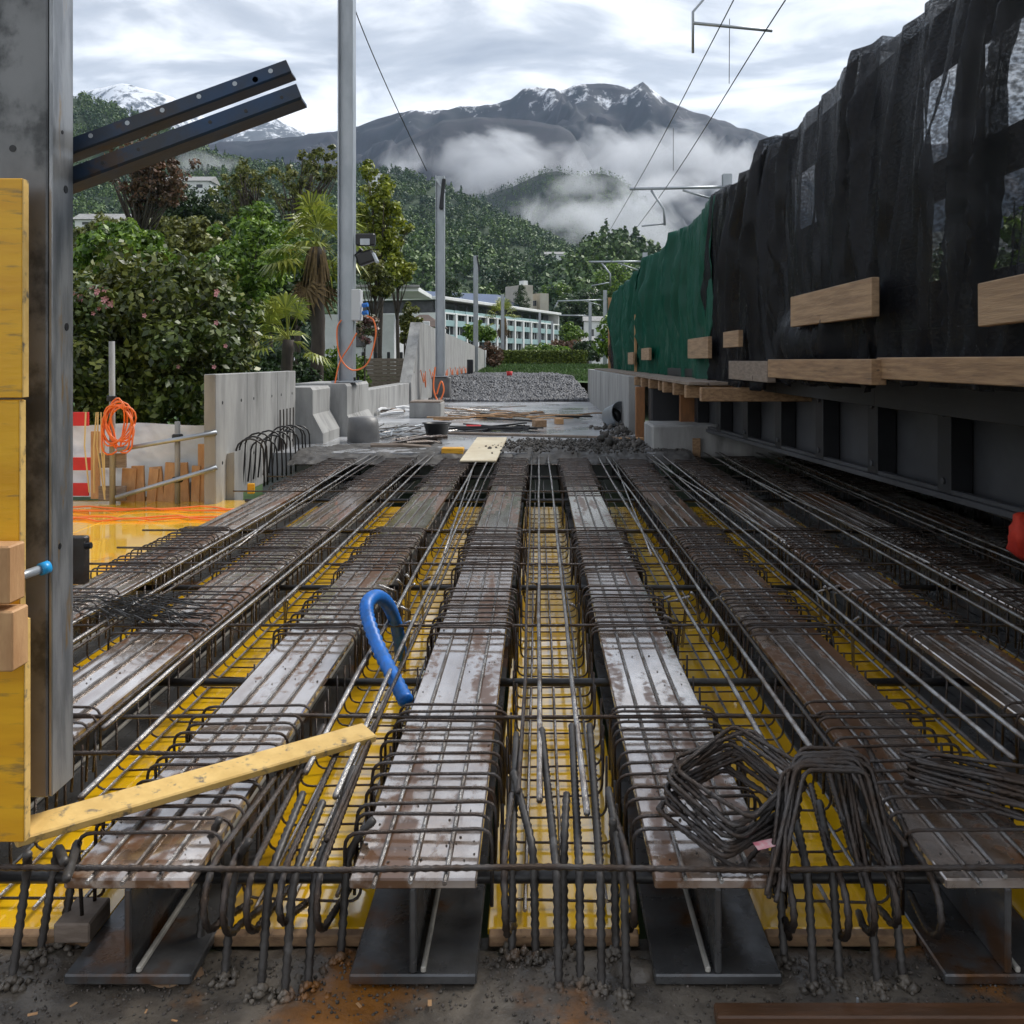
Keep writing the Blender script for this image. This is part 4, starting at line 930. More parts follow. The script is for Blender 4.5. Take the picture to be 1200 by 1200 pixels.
# orange cable coil
t = thing('cable_coil', 'coil of orange cable hung on the scaffold post', 'cable', fp(140, 480))
for i in range(9):
    c = fp(138+random.gauss(0, 2), 497+random.gauss(0, 3), FY-.08); rx, rz = random.uniform(.10, .16), random.uniform(.17, .24)
    tw = random.uniform(-.5, .5)
    pts = [c+Vector((rx*math.cos(a)+tw*.1*math.sin(a), .03*math.sin(a*2+i), rz*math.sin(a)-(.10 if math.sin(a) < -.6 and i % 3 == 0 else 0))) for a in [2*math.pi*k/18 for k in range(19)]]
    MB().tube(pts, .0095, 6).build('loop', m_orange, t, True)
for i in range(5):
    x = random.uniform(100, 130); a = fp(x, 483, FY-.05)
    pts = [a, a+Vector((random.gauss(0, .02), -.02, -.35)), a+Vector((random.gauss(.03, .03), -.02, -.75-random.uniform(0, .15)))]
    o = MB().tube([p-a for p in pts], .008, 5).build('hanging_rope', m_rope); o.location = a; tag(o, 'straw-coloured rope hanging over the barrier', 'rope', 'ropes over the barrier')
for i in range(4):
    y = 9.4-random.uniform(0, .7); x = -4.8; pts = [(x+k*.16, y+.10*math.sin(k*.9+i*2)+random.gauss(0, .03), -.238+random.uniform(0, .012)) for k in range(13+random.randint(0, 3))]
    o = MB().tube([Vector(p)-Vector(pts[0]) for p in pts], .009, 5).build('loose_cable', m_orange, smooth=True); o.location = pts[0]; tag(o, 'loose orange cable lying on the yellow side deck', 'cable', 'orange cables on the side deck')
# red white barrier boards and tarp
BYY = FY+.06
t = thing('barrier_tarp', 'wrinkled white tarpaulin screen behind the barrier boards', 'tarpaulin', fp(170, 585, BYY+.25))
def tf(a, b):
    u = 60+a*195; v = 497+b*85+1.5*math.sin(a*9)*(1-b); p = fp(u, v, BYY+.25); p.y += .03*fb(a*7, b*4)+.012*fb(a*30, b*14); return tuple(p-parent_org(t))
grid('sheet', tf, 50, 24, m_tarpw, t)
for (v0, v1, mt, lab) in ((483, 499, m_red, 'red barrier board, topmost of the three'), (536, 551, m_red, 'red barrier board in the middle of the barrier'), (566, 581, m_red, 'red barrier board nearest the yellow deck')):
    u1 = 104 if v0 != 536 else 116
    a, b = fp(20, (v0+v1)/2, BYY), fp(u1, (v0+v1)/2, BYY); simple('barrier_board', lab, 'barrier', MB().bar((0, 0, 0), b-a, .03, (v1-v0)/F*BYY, cham=.003), mt, a, grp='red barrier boards')
for i, (u, v0, v1) in enumerate(((125, 530, 549), (125, 570, 586))):
    a, b = fp(116, (v0+v1)/2, BYY-.04), fp(148, (v0+v1)/2, BYY-.04); simple('grey_batten', 'short grey batten fixed to the scaffold post, '+('upper' if i == 0 else 'lower'), 'batten', MB().bar((0, 0, 0), b-a, .03, .15, cham=.003), m_oldwood, a)
a = fp(112, 545, BYY-.03); simple('slim_board', 'slim raw board upright behind the hanging ropes', 'board', MB().cbox((0, 0, 0), (.09, .03, .7), .004), m_wood2, a)
for i, (u, v0, w, tl) in enumerate(((150, 548, .15, .05), (163, 545, .13, -.03), (177, 548, .10, .1), (186, 546, .13, -.08), (198, 541, .12, .06), (217, 541, .10, -.05), (229, 545, .09, .03), (238, 519, .10, 0), (246, 517, .09, .02))):
    b = fp(u, 592, FY+.15+.02*(i % 2)); h = (592-v0)/F*FY
    simple('edge_stake', words[i]+' raw timber stake from the orange cable coil', 'stake', MB().cbox((0, 0, h/2), (w, .035, h), .004), m_wood2, b, (0, tl, 0), grp='timber stakes along the deck edge')
o = MB().prism([(-3.95, -.3), (-3.22, -.3), (-3.22, .25), (-3.35, .22)], 1, 10.05, 10.35).build('concrete_ramp', m_conc, org=(-3.5, 10.2, -.3)); o.location = (-3.5, 10.2, -.3); tag(o, 'sloping grey concrete wedge behind the handrails', 'concrete wedge')

# ------------------------------------------------------------------ masts, cantilevers, wires
def hmast(name, label, x, y, z0, z1, w=.22, grp='railway masts', mat=None):
    t = thing(name, label, 'mast', (x, y, z0)); mt = mat or m_galv
    for s in (-1, 1): MB().cbox((x+s*(w/2-.008), y, (z0+z1)/2), (.016, w, z1-z0), .002).build('flange', mt, t)
    MB().cbox((x, y, (z0+z1)/2), (w-.034, .012, z1-z0-.004), .002).build('web', mt, t)
    MB().cbox((x, y, z0+.012), (w*1.7, w*1.7, .024), .003).build('base_plate', mt, t)
    return t
Y1 = 14.8
mt1 = hmast('catenary_mast', 'tall grey mast with electric box and floodlight', pxx(406.5, Y1), Y1, .88, 9.6, .24)
cx = pxx(406.5, Y1)
for s in (-1, 1):
    for q_ in (-1, 1): MB().tube([(cx+s*.15, Y1+q_*.15, .89), (cx+s*.15, Y1+q_*.15, .96)], .018, 8).build('anchor_bolt', m_dark, mt1)
t = thing('electric_box', 'pale grey electric box with blue plugs on the tall mast', 'electric box', (pxx(420, Y1), Y1-.1, pz(375, Y1)))
MB().cbox((pxx(419.5, Y1), Y1-.08, pz(358, Y1)), (.145, .22, pz(340, Y1)-pz(376, Y1)), .01).build('housing', m_grey, t)
for v in (358, 367): MB().tube([P(425, v, Y1-.1), P(431, v-1, Y1-.12)], .035, 10).build('plug', m_hose, t)
t = thing('floodlight', 'black double floodlight bracketed to the tall mast', 'floodlight', (pxx(428, Y1), Y1, pz(315, Y1)))
MB().cbox((pxx(430, Y1), Y1-.1, pz(282, Y1)), (.30, .14, .19), .02).build('lamp_head', m_black, t)
MB().cbox((pxx(430, Y1), Y1-.175, pz(285, Y1)), (.15, .012, .10), .004).build('lens', m_galv, t)
MB().cbox((pxx(430, Y1), Y1-.1, pz(303, Y1)), (.28, .16, .20), .03, Matrix.Rotation(R(-20), 3, 'Y')).build('lamp_head', m_black, t)
MB().cbox((pxx(441, Y1), Y1-.1, pz(303, Y1)), (.05, .14, .17), .02, Matrix.Rotation(R(-25), 3, 'Y')).build('lens', m_galv, t)
MB().tube([P(417, 300, Y1), P(424, 292, Y1-.05)], .03, 8).build('bracket', m_dark, t)
def curve(pts, n=8):
    pts = [Vector(p) for p in pts]; o = []
    for i in range(len(pts)-1):
        p0, p1, p2, p3 = pts[max(i-1, 0)], pts[i], pts[i+1], pts[min(i+2, len(pts)-1)]
        for k in range(n):
            s = k/n; o.append(.5*((2*p1)+(p2-p0)*s+(2*p0-5*p1+4*p2-p3)*s*s+(3*p1-p0-3*p2+p3)*s**3))
    return o+[pts[-1]]
def wire(name, label, pts, r, mat, cat='wire', grp=None, n=8):
    c = curve(pts, n); o = MB().tube([p-c[0] for p in c], r, 5).build(name, mat); o.location = c[0]; return tag(o, label, cat, grp)
wire('mast_cable', 'orange cable drooping from the electric box round the tall mast', [P(430, 370, Y1-.12), P(438, 376, Y1-.2), P(440, 395, Y1-.2), P(431, 425, Y1-.2), P(415, 434, Y1-.2), P(402, 425, Y1-.25), P(396, 408, Y1-.22), P(395, 385, Y1-.15), P(400, 375, Y1-.14)], .012, m_orange, 'cable')
wire('mast_cable', 'orange cable crossing the foot of the tall mast', [P(418, 390, Y1-.14), P(410, 405, Y1-.16), P(398, 425, Y1-.2), P(392, 452, Y1-.3)], .012, m_orange, 'cable')
Y2 = 26.6
t = hmast('catenary_mast', 'second grey mast rising before the retaining wall with a short head arm', pxx(516, Y2), Y2, .76, 6.4, .25)
MB().cbox((pxx(519, Y2), Y2-.1, pz(228, Y2)), (.10, .15, .85), .02, Matrix.Rotation(R(6), 3, 'Y')).build('head_weight', m_dark, t)
MB().bar(P(511, 210, Y2-.1), P(522, 225, Y2-.1), .06, .06).build('head_arm', m_galv, t)
Y3 = 50
t = hmast('catenary_mast', 'third grey mast standing at the far end of the retaining wall', pxx(557.5, Y3), Y3, .35, 6.75, .24)
MB().bar(P(559, 300, Y3-.1), P(562, 318, Y3-.1), .08, .08).build('head_arm', m_dark, t)
for (u, v0, v1, Y, lab) in ((589, 345, 440, 84, 'thin far mast rising before the white office facade'), (632.5, 366, 441, 120, 'thin far mast before the hedge'), (647, 376, 441, 140, 'thinnest far mast beside the office corner'), (680.5, 383, 435, 120, 'short far mast left of the striped board'), (691.5, 355, 434, 95, 'far mast carrying a single cantilever'), (709, 340, 434, 70, 'far mast carrying the nearer track cantilever')):
    hmast('distant_mast', lab, pxx(u, Y), Y, max(.1, pz(v1, Y)), pz(v0, Y), .22+.0008*Y, 'distant railway masts')
def cant(label, Y, tip, root, strut_tip, drop, arm, r, mast=None):
    t = thing('cantilever_arm', label, 'cantilever', P(*root, Y))
    MB().tube([P(*root, Y), P(*tip, Y)], r, 8).build('tube', m_galv, t, True)
    if strut_tip: MB().tube([P(*strut_tip[0], Y), P(*strut_tip[1], Y)], r*.7, 8).build('strut', m_galv, t, True)
    if drop: MB().tube([P(*q_, Y) for q_ in drop], r*.8, 8).build('drop_arm', m_galv, t, True)
    if arm: MB().tube([P(*q_, Y) for q_ in arm], r*.6, 8).build('steady_arm', m_galv, t, True)
    if mast:
        u, va, vb, w = mast; MB().cbox((pxx(u, Y), Y+.1, (pz(va, Y)+pz(vb, Y))/2), (w, w, pz(va, Y)-pz(vb, Y)), .01).build('mast', m_galv, t)
cant('nearest overhead cantilever reaching out above the black net', 11.0, (812, 27), (905, 36), None, [(812, 62), (812, 14), (824, 0), (832, -170), (1137, -170)], None, .02, (1140, -190, 420, .2))
cant('overhead cantilever over the junction of green and black nets', 20, (738, 221.5), (852, 219), ((800, 223), (835, 233)), [(763, 223), (778, 245), (779, 264)], [(779, 262), (752, 265)], .032, (853, 203, 440, .19))
cant('overhead cantilever above the start of the green net', 40, (690, 307), (752, 306.5), ((724, 308), (748, 317)), [(705, 308), (715, 321), (715.5, 335)], [(715, 331), (693, 335)], .045, (756, 296, 440, .2))
cant('far cantilever arm on the mast beside the green net', 70, (653, 353), (706, 351.5), ((683, 352), (704, 358)), [(654, 353), (649, 363)], None, .06)
cant('second far cantilever arm below the first', 95, (655, 369.5), (690, 370), None, None, None, .07)
cant('faintest cantilever arm far down the line', 120, (660, 388), (682, 388), None, None, None, .08)
wire('catenary_wire', 'upper catenary wire sweeping over the track to the distance', [P(888, -60, 7.5), P(838, 42, 11), P(743, 221, 20), P(690, 307, 40), P(653, 353, 70)], .007, m_tie, 'wire')
wire('contact_wire', 'contact wire hanging over the bridge cover', [P(975, -80, 8), P(897, 36, 11), P(779, 222, 20), P(716, 307, 40), P(690, 345, 70)], .008, m_tie, 'wire')
wire('hanger_wire', 'thin vertical hanger between the overhead wires near the bridge', [P(855, 22, 12), P(854.5, 98, 12)], .005, m_tie, 'wire', 'hanger wires', 2)
wire('hanger_wire', 'thin vertical hanger between the overhead wires above the green net', [P(789, 150, 16), P(789, 200, 16)], .005, m_tie, 'wire', 'hanger wires', 2)
wire('mast_wire', 'single black wire descending to the head of second mast', [P(395, -80, 18), P(412, 0, 19), P(455, 105, 22.5), P(500, 200, 26.3)], .012, m_tie, 'wire')
t = thing('striped_board', 'white board with dark diagonal stripes beside the far mast', 'sign', P(709, 400, 66))
MB().cbox(P(709, 372+30, 66)+Vector((0, 0, .55)), (1.35, .05, 1.5), .02).build('panel', m_white, t)
for i in range(3):
    a = P(699+i*6, 410, 65.95); MB().bar(P(700+i*5, 402, 65.95), P(706+i*5, 388, 65.95), .03, .2, up=(1, 0, 0)).build('stripe', M('stripe_paint', (.05, .06, .14), None, rough=.5), t)
# trackside clutter along the retaining wall
for i in range(8):
    y = 26.2+i*2.2; x = WX+.06; a = Vector((x, y, .95))
    wire('wall_cable', 'orange cable loop hanging on the retaining wall', [a, a+Vector((.05, .3, -.35)), a+Vector((.03, .5, -.1)), a+Vector((.05, .8, -.5)), a+Vector((.02, 1.0, -.05))], .013, m_orange, 'cable', 'cable loops on the retaining wall', 4)
wire('footing_cable', 'orange cable coiled over the second mast footing', [P(510, 430, 25.2), P(508, 455, 25.2), P(514, 470, 25.2), P(520, 458, 25.2), P(517, 447, 25.2), P(512, 462, 25.2)], .022, m_orange, 'cable')
simple('dark_pillar_box', 'small dark cabinet beside the retaining wall', 'cabinet', MB().cbox((0, 0, .4), (.25, .3, .8), .02), m_dark, (pxx(551, 40), 40, .45))
simple('red_bucket', 'small red bucket at the top of the ballast', 'bucket', MB().lathe([(0, 0), (.09, 0), (.12, .22), (.10, .22), (.07, .03), (0, .03)], 14), m_red, P(597, 442, 35.5), smooth=True)

# ------------------------------------------------------------------ buildings
struct(grid('grass_bank', lambda a, b: (-12+a*26, 39+b*34, .30+b*.62+.05*fb(a*14, b*9)), 50, 40, m_grass))
def frame_thing(name, label, cat, A, B, z0):                       # local x runs from A to B along the facade, local y back
    d = (B-A); d.z = 0; t = thing(name, label, cat, (A.x, A.y, z0)); t.rotation_euler.z = math.atan2(d.y, d.x); return t, d.length
def lbox(nm, mt, t, x0, x1, y0, y1, z0, z1, b=.02):
    return MB().cbox(((x0+x1)/2, (y0+y1)/2, (z0+z1)/2), (x1-x0, y1-y0, z1-z0), b).build(nm, mt, t, org=(0, 0, 0))
A, B = P(519, 410, 132), P(655, 410, 178)
t, L = frame_thing('office_building', 'white office block with teal bands and rows of dark windows', 'building', A, B, 2.0)
lbox('wall', m_girder, t, .2, L-.2, .35, 14, -1.9, 5.9)
lbox('penthouse', m_girder, t, 0, L-1.5, 1.6, 13, 5.95, 7.6)
lbox('roof', m_facade, t, -1.2, L+.3, -.4, 14.3, 7.65, 8.1, .05)
lbox('end_wall', m_facade, t, L-.18, L+.12, .0, 14.2, 0, 7.6)
lbox('end_wall', m_facade, t, -.12, .16, 0, 14.2, 0, 5.9)
nb = 13; bw = L/nb
pil = MB().cbox((0, 0, 2.95), (.55, .5, 5.9), .02).mesh('pilaster', m_facade)
band = MB().cbox((0, 0, 0), (bw-.57, .3, .85), .02).mesh('spandrel_panel', m_teal)
win = MB().cbox((0, 0, 0), (bw-.9, .06, 1.05), .02).mesh('window', m_glass)
frm = MB().cbox((0, 0, 0), (.12, .1, 1.1), .01).mesh('mullion', m_facade)
for i in range(nb):
    link('pilaster', pil, t, (i*bw+.3, .05, 0))
    for j, z in enumerate((.35, 2.4, 4.45)):
        link('spandrel_panel', band, t, (i*bw+bw/2+.3, .12, z))
        w_ = link('window', win, t, (i*bw+bw/2+.3, .33, z+1.02)); link('mullion', frm, w_, ((-.6, .5, .1)[(i+j) % 3], -.03, 0))
    if i < nb-1: link('window', win, t, (i*bw+bw/2, 1.57, 6.85)); lbox('balcony_panel', m_teal, t, i*bw+.1, (i+1)*bw-.1, .05, .15, 5.95, 6.35)
lbox('parapet', m_facade, t, 0, L, -.1, .35, 5.72, 5.94)
A, B = P(470, 410, 205), P(616, 410, 225)
t, L = frame_thing('blue_roof_building', 'long building with dark blue metal roof behind the office', 'building', A, B, 2.3)
lbox('wall', m_girder, t, 0, L, .5, 12, 0, 12.2)
MB().prism([(-.8, 12.0), (12.5, 15.2), (12.5, 14.9), (-.8, 11.4)], 0, -.5, L+.5).build('roof', m_bluer, t, org=(0, 0, 0))
for i in range(10): lbox('column', m_facade, t, i*L/10+.3, i*L/10+.8, -.1, .4, 0, 11.6)
for i in range(9): lbox('window', m_glass, t, i*L/10+1.0, (i+1)*L/10-.2, .42, .5, 9.2, 11.2)
A, B = P(613, 410, 222), P(643, 410, 226)
t, L = frame_thing('stair_tower', 'pale concrete stair tower with stepped top beside blue roof', 'building', A, B, 2.3)
lbox('wall', m_beige, t, 0, L*.38, 0, 8, 0, 16.6); lbox('wall', m_beige, t, L*.38+.02, L*.66, 1.2, 8, 0, 13.2); lbox('wall', m_beige, t, L*.66+.02, L, 0, 8, 0, 14.8)
for z in (9.5, 11.8): lbox('window', m_glass, t, L*.42, L*.62, 1.12, 1.2, z, z+1.3)
lbox('roof', m_facade, t, L*.2, L*.36, 2, 4, 16.62, 17.8)
# white villa left of the masts
t = thing('white_villa', 'small white flat-roofed villa behind the low parapet', 'house', P(452, 405, 45)*1.0)
t.location.z = -.6
def wb(nm, mt, t, c, d, b=.02): return MB().cbox(c, d, b).build(nm, mt, t)
X0, X1 = pxx(425, 45), pxx(462, 45)
wb('wall', m_white, t, ((X0+X1)/2-1, 47, 1.4), (X1-X0+2, 4, 4.0)); wb('roof', m_facade, t, ((X0+X1)/2-.3, 46.6, pz(341, 45)), (X1-X0+3.2, 5.5, .22))
wb('window', m_glass, t, (X0-.3, 44.98, 2.3), (.8, .06, .9)); wb('gutter', m_conc, t, ((X0+X1)/2-.3, 43.8, pz(338, 45)), (X1-X0+3.3, .1, .14))
wb('wing_wall', m_white, t, (pxx(490, 50), 51, pz(391, 50)-.4), (1.0, .2, 2.2))
t = thing('brown_roof_house', 'small beige house with brown hip roof', 'house', (pxx(494, 60), 60, -.3))
wb('wall', m_beige, t, (pxx(496, 60), 62, 1.6), (2.0, 3, 3.6))
hx = pxx(496, 60); MB().add([(hx-1.7, 60, 3.35), (hx+1.2, 60, 3.35), (hx+1.2, 64.5, 3.35), (hx-1.7, 64.5, 3.35), (hx-.5, 62, 4.2), (hx+.1, 62, 4.2)], [(0, 1, 5, 4), (1, 2, 5), (2, 3, 4, 5), (3, 0, 4), (3, 2, 1, 0)]).build('roof', m_tileroof, t)
wb('window', m_glass, t, (hx-.5, 60.48, 2.5), (.5, .06, .6))
t = thing('slat_fence', 'dark brown slatted timber fence below the white villa', 'fence', (pxx(455, 32), 32, -.4))
sl = MB().cbox((0, 0, 0), (2.2, .04, .115), .005).mesh('slat', m_oldwood)
for i in range(10): link('slat', sl, t, (0, 0, .5+i*.125))
for u in (425, 440, 455, 470, 488): wb('post', m_dark, t, (pxx(u, 32), 32.06, .7), (.1, .06, 1.6))
for (u, v, Y, w, h, lab) in ((650, 300, 640, 13, 3, 'pale villa on the forested hill above the office'), (440, 208, 700, 9, 6, 'little pale house high on the forest hill'), (205, 268, 115, 7, 1.0, 'long pale terrace roof among the garden trees'), (125, 262, 115, 6, .9, 'second pale terrace roof above the camellia'), (703, 384, 150, 5, 4, 'grey roofed house behind the far mast'), (695, 405, 120, 4, 2.2, 'low pale house beside the far masts'), (225, 218, 480, 22, 5, 'snow dusted clearing house on the hillside')):
    c = P(u, v, Y); t = thing('hillside_house', lab, 'house', c-Vector((0, 0, h/2)))
    wb('wall', m_facade, t, c+Vector((0, 0, -h)), (w, w*.6, h*2.5), .05)
    MB().prism([(c.y-w*.36, c.z+h*.25), (c.y+w*.36, c.z+h*.25), (c.y, c.z+h*.25+w*.16)], 0, c.x-w*.55, c.x+w*.55).build('roof', m_conc, t)
    for k in (-1, 0, 1): wb('window', m_glass, t, c+Vector((k*w*.28, -w*.3-.03, -h*.25)), (w*.14, .06, h*.35), .01)

# ------------------------------------------------------------------ trees and plants
def leafcloud(cen, rad, nclump, per, size, r, squash=.8, clump=.28, holes=0.0):
    C = []
    while len(C) < nclump:
        p = r.normal(size=3); p /= np.linalg.norm(p); p *= r.random()**.38
        if p[2] < -.75: continue
        C.append(p)
    C = np.array(C)*np.array(rad)+np.array(cen)
    cr = np.mean(rad)*clump*r.uniform(.6, 1.35, (nclump, 1, 1))
    d = r.normal(size=(nclump, per, 3)); d /= np.linalg.norm(d, axis=2, keepdims=True)
    off = d*(r.random((nclump, per, 1))**.4)*cr; off[:, :, 2] *= squash
    pos = (C[:, None, :]+off).reshape(-1, 3); n = len(pos)
    nr = d.reshape(-1, 3)*.7+r.normal(size=(n, 3))*.6+np.array([0, 0, .5]); nr /= np.linalg.norm(nr, axis=1, keepdims=True)
    t1 = np.cross(nr, r.normal(size=(n, 3))); t1 /= np.linalg.norm(t1, axis=1, keepdims=True); t2 = np.cross(nr, t1)
    s = size*r.uniform(.6, 1.25, (n, 1))
    return np.stack([pos+t1*s, pos+t2*s*.55+nr*s*.12, pos-t1*s, pos-t2*s*.55+nr*s*.12], 1).reshape(-1, 3), C
def tree(name, label, u, v, Y, rx, rz, lm, nclump, per, size, zbase=-.8, lobes=1, seed=0, limbs=14, trunk=.12, cat='tree', grp=None, clump=.28, ry=None, tops=None):
    r = np.random.default_rng(seed+100); c = P(u, v, Y); q = random.Random(seed)
    base = Vector((c.x+q.uniform(-.1, .1)*rx, c.y, zbase)); t = thing(name, label, cat, base, grp)
    cs = [(0, 0, 0, 1)] if lobes == 1 else [(q.uniform(-.5, .5), q.uniform(-.3, .3), q.uniform(-.45, .45), q.uniform(.5, .72)) for _ in range(lobes)]
    allv = []; tips = []
    for (a, b, d, s) in cs:
        V, C = leafcloud((c.x+a*rx, c.y+b*rx, c.z+d*rz), (rx*s, (ry or rx)*s, rz*s), max(4, nclump//len(cs)), per, size, r, clump=clump); allv.append(V); tips.append(C)
    V = np.concatenate(allv)-np.array(base); tips = np.concatenate(tips)
    fastmesh('crown', V, np.arange(len(V)).reshape(-1, 4), lm, t)
    mb = MB(); fork = Vector((base.x, base.y, zbase+(c.z-rz-zbase)*.75)) if c.z-rz > zbase+.5 else Vector((base.x, base.y, zbase+.35*(c.z-zbase)))
    mb.tube([base, base.lerp(fork, .5)+Vector((.06*rx*q.uniform(-1, 1), 0, 0)), fork, (fork+Vector(c))/2, c], [trunk, trunk*.85, trunk*.75, trunk*.45, trunk*.2], 8)
    mb.build('trunk', m_bark, t, True)
    lb = MB()
    for i in range(limbs):
        e = Vector(tips[q.randrange(len(tips))]); s = fork.lerp(c, q.uniform(0, .8)); m_ = s.lerp(e, .5)+Vector((0, 0, -.08*rz))
        lb.tube([s, m_, e], [trunk*.38, trunk*.22, trunk*.06], 5)
    if limbs: lb.build('branches', m_bark, t, True)
    return t
cam_t = tree('camellia_bush', 'big glossy camellia bush with pink flowers behind the barrier', 178, 412, 15.5, 1.62, 1.62, m_lf_cam, 230, 120, .068, -1.1, 1, 1, 10, .08, 'bush', clump=.22)
c = P(178, 412, 15.5)
for i in range(28):
    a = random.uniform(-2.9, .2); k = random.uniform(.3, 1.35)
    u, v = (random.gauss(112, 14), random.gauss(350, 6)) if i < 20 else (random.uniform(110, 270), random.uniform(335, 440))
    p = P(u, v, 14.1+random.uniform(0, .5)); f = MB(); s = random.uniform(.022, .042)
    for j in range(5):
        b = 2*math.pi*j/5; d = Vector((math.cos(b), -.5, math.sin(b))); f.add([p, p+d*s+Vector((-d.z, 0, d.x))*s*.5, p+d*s*1.5, p+d*s-Vector((-d.z, 0, d.x))*s*.5], [(0, 1, 2, 3)])
    f.build('flower', m_pink, cam_t)
tree('garden_tree', 'dark broadleaf tree behind the camellia bush', 120, 285, 24, 1.7, 1.5, m_lf_green, 110, 120, .10, -1.1, 3, 2)
tree('garden_tree', 'low dense shrub at the wooden stakes', 255, 470, 17, .75, .8, m_lf_dark, 50, 90, .06, -1.1, 1, 3, 4, .05, 'bush')
tree('garden_tree', 'fresh green tree between camellia and palm', 285, 325, 30, 2.1, 1.9, m_lf_green, 120, 110, .11, -1.1, 3, 4)
tree('garden_tree', 'yellow green tree over the pale terrace', 215, 300, 36, 1.6, 1.6, m_lf_olive, 70, 90, .11, -1.1, 2, 5)
tree('russet_tree', 'tall half-bare tree with russet young leaves', 160, 212, 62, 4.4, 3.0, m_lf_brown, 110, 46, .16, -.5, 3, 6, 60, .26, clump=.20)
tree('garden_tree', 'broad green tree in front of the pale terrace roofs', 150, 278, 75, 5.5, 2.6, m_lf_olive, 130, 90, .2, -.5, 4, 21)
tree('garden_tree', 'dark tree rising between terrace roofs and russet tree', 240, 262, 90, 5, 3.2, m_lf_dark, 130, 90, .2, -.5, 4, 22)
tree('bare_tree', 'thin tree with sparse leaves on the slope', 300, 215, 75, 3.6, 3.3, m_lf_olive, 70, 34, .17, -.5, 2, 7, 60, .24, clump=.18)
tree('bare_tree', 'tall thin tree with sparse leaves behind the palm', 352, 205, 72, 3.6, 3.4, m_lf_olive, 80, 38, .17, -.5, 2, 8, 60, .24, clump=.18)
tree('garden_tree', 'round green tree behind the small palm', 318, 290, 46, 2.8, 2.2, m_lf_green, 100, 100, .14, -1, 3, 9)
tree('yellow_tree', 'tall yellow green tree rising behind the tall mast', 446, 255, 42, 1.5, 2.1, m_lf_yel, 80, 60, .12, -.8, 3, 10, 40, .14, clump=.24)
tree('yellow_tree', 'lower yellow green tree beside the white villa roof', 466, 318, 40, 1.05, 1.15, m_lf_yel, 60, 80, .10, -.8, 2, 11, 14, .1)
tree('olive_tree', 'grey green tree behind the floodlight', 440, 322, 36, .95, 1.1, m_lf_olive, 60, 80, .09, -.8, 2, 12, 16, .1)
tree('garden_tree', 'dark evergreen mass behind the palm trunk', 345, 350, 34, 2.0, 1.4, m_lf_dark, 90, 100, .10, -1, 2, 13)
tree('garden_bush', 'green bush at the foot of the palm trunk', 395, 440, 26, .9, .75, m_lf_green, 50, 90, .07, -1, 1, 14, 4, .05, 'bush')
tree('garden_bush', 'low bush behind the precast panel', 330, 440, 24, 1.1, .7, m_lf_dark, 50, 90, .07, -1, 1, 15, 4, .05, 'bush')
tree('pink_bush', 'small bush with pinkish leaves beside the electric box', 428, 385, 24, .35, .45, M('pinkish_leaf', (.22, .10, .10), (.09, .12, .04), 6, .5, island=.5), 30, 60, .05, -.5, 1, 16, 4, .03, 'bush')
tree('villa_tree', 'small tree growing before the white villa', 474, 372, 43, .7, 1.6, m_lf_olive, 50, 60, .10, -.5, 2, 17, 20, .07)
tree('russet_shrub', 'brown shrub at the end of retaining wall', 572, 420, 60, .9, 1.0, m_lf_brown, 40, 80, .10, -.3, 1, 18, 4, .05, 'bush')
tree('line_tree', 'green tree before the office end', 549, 388, 70, 1.9, 1.2, m_lf_green, 60, 80, .14, -.3, 2, 19, 8, .12)
for i, (u, v, Y, rx, rz, lm, lab) in enumerate(((678, 362, 240, 6.5, 6, m_lf_dark, 'broad dark cedar beside the office corner'), (612, 352, 200, 1.5, 4.2, m_lf_dark, 'slim cypress before the stair tower'), (529, 342, 190, 2.2, 3.0, m_lf_dark, 'dark conifer rising over the office roof'), (594, 330, 320, 4, 5, m_lf_dark, 'pointed conifer behind the blue roof'), (650, 345, 300, 5, 5, m_lf_green, 'light green tree behind the stair tower'), (720, 335, 260, 6, 6, m_lf_green, 'green tree behind the far cantilevers'), (672, 395, 110, 1.6, 1.6, m_lf_green, 'round green tree beside the hedge'), (665, 408, 105, 2.0, .9, m_lf_brown, 'reddish brown shrub beside the hedge'), (640, 412, 100, 2.4, .5, m_lf_green, 'low shrub row before the office ground floor'), (690, 412, 90, 1.5, 1.0, m_lf_dark, 'dark shrub beside far masts'), (730, 400, 60, 2.0, 1.6, m_lf_green, 'green tree hidden beside end of the nets'))):
    tree('line_tree', lab, u, v, Y, rx, rz, lm, 46, 70, rx*.075+.05, -.2, 1, 40+i, 6, .15)
for i, (x, y, z, r_) in enumerate(((14, 22, 3.0, 3.2), (17, 15, 3.6, 3.5), (19, 8, 3.4, 3.6), (13, 33, 3.0, 3.0), (26, 3, 4, 4))):
    tree('bridge_side_tree', 'green tree standing beyond the temporary bridge', U0+x/y*F, V0-(z-CZ)/y*F, y, r_, r_*.8, m_lf_green, 90, 90, .2, -1, 2, 60+i, 14, .2, grp='trees beyond the temporary bridge')
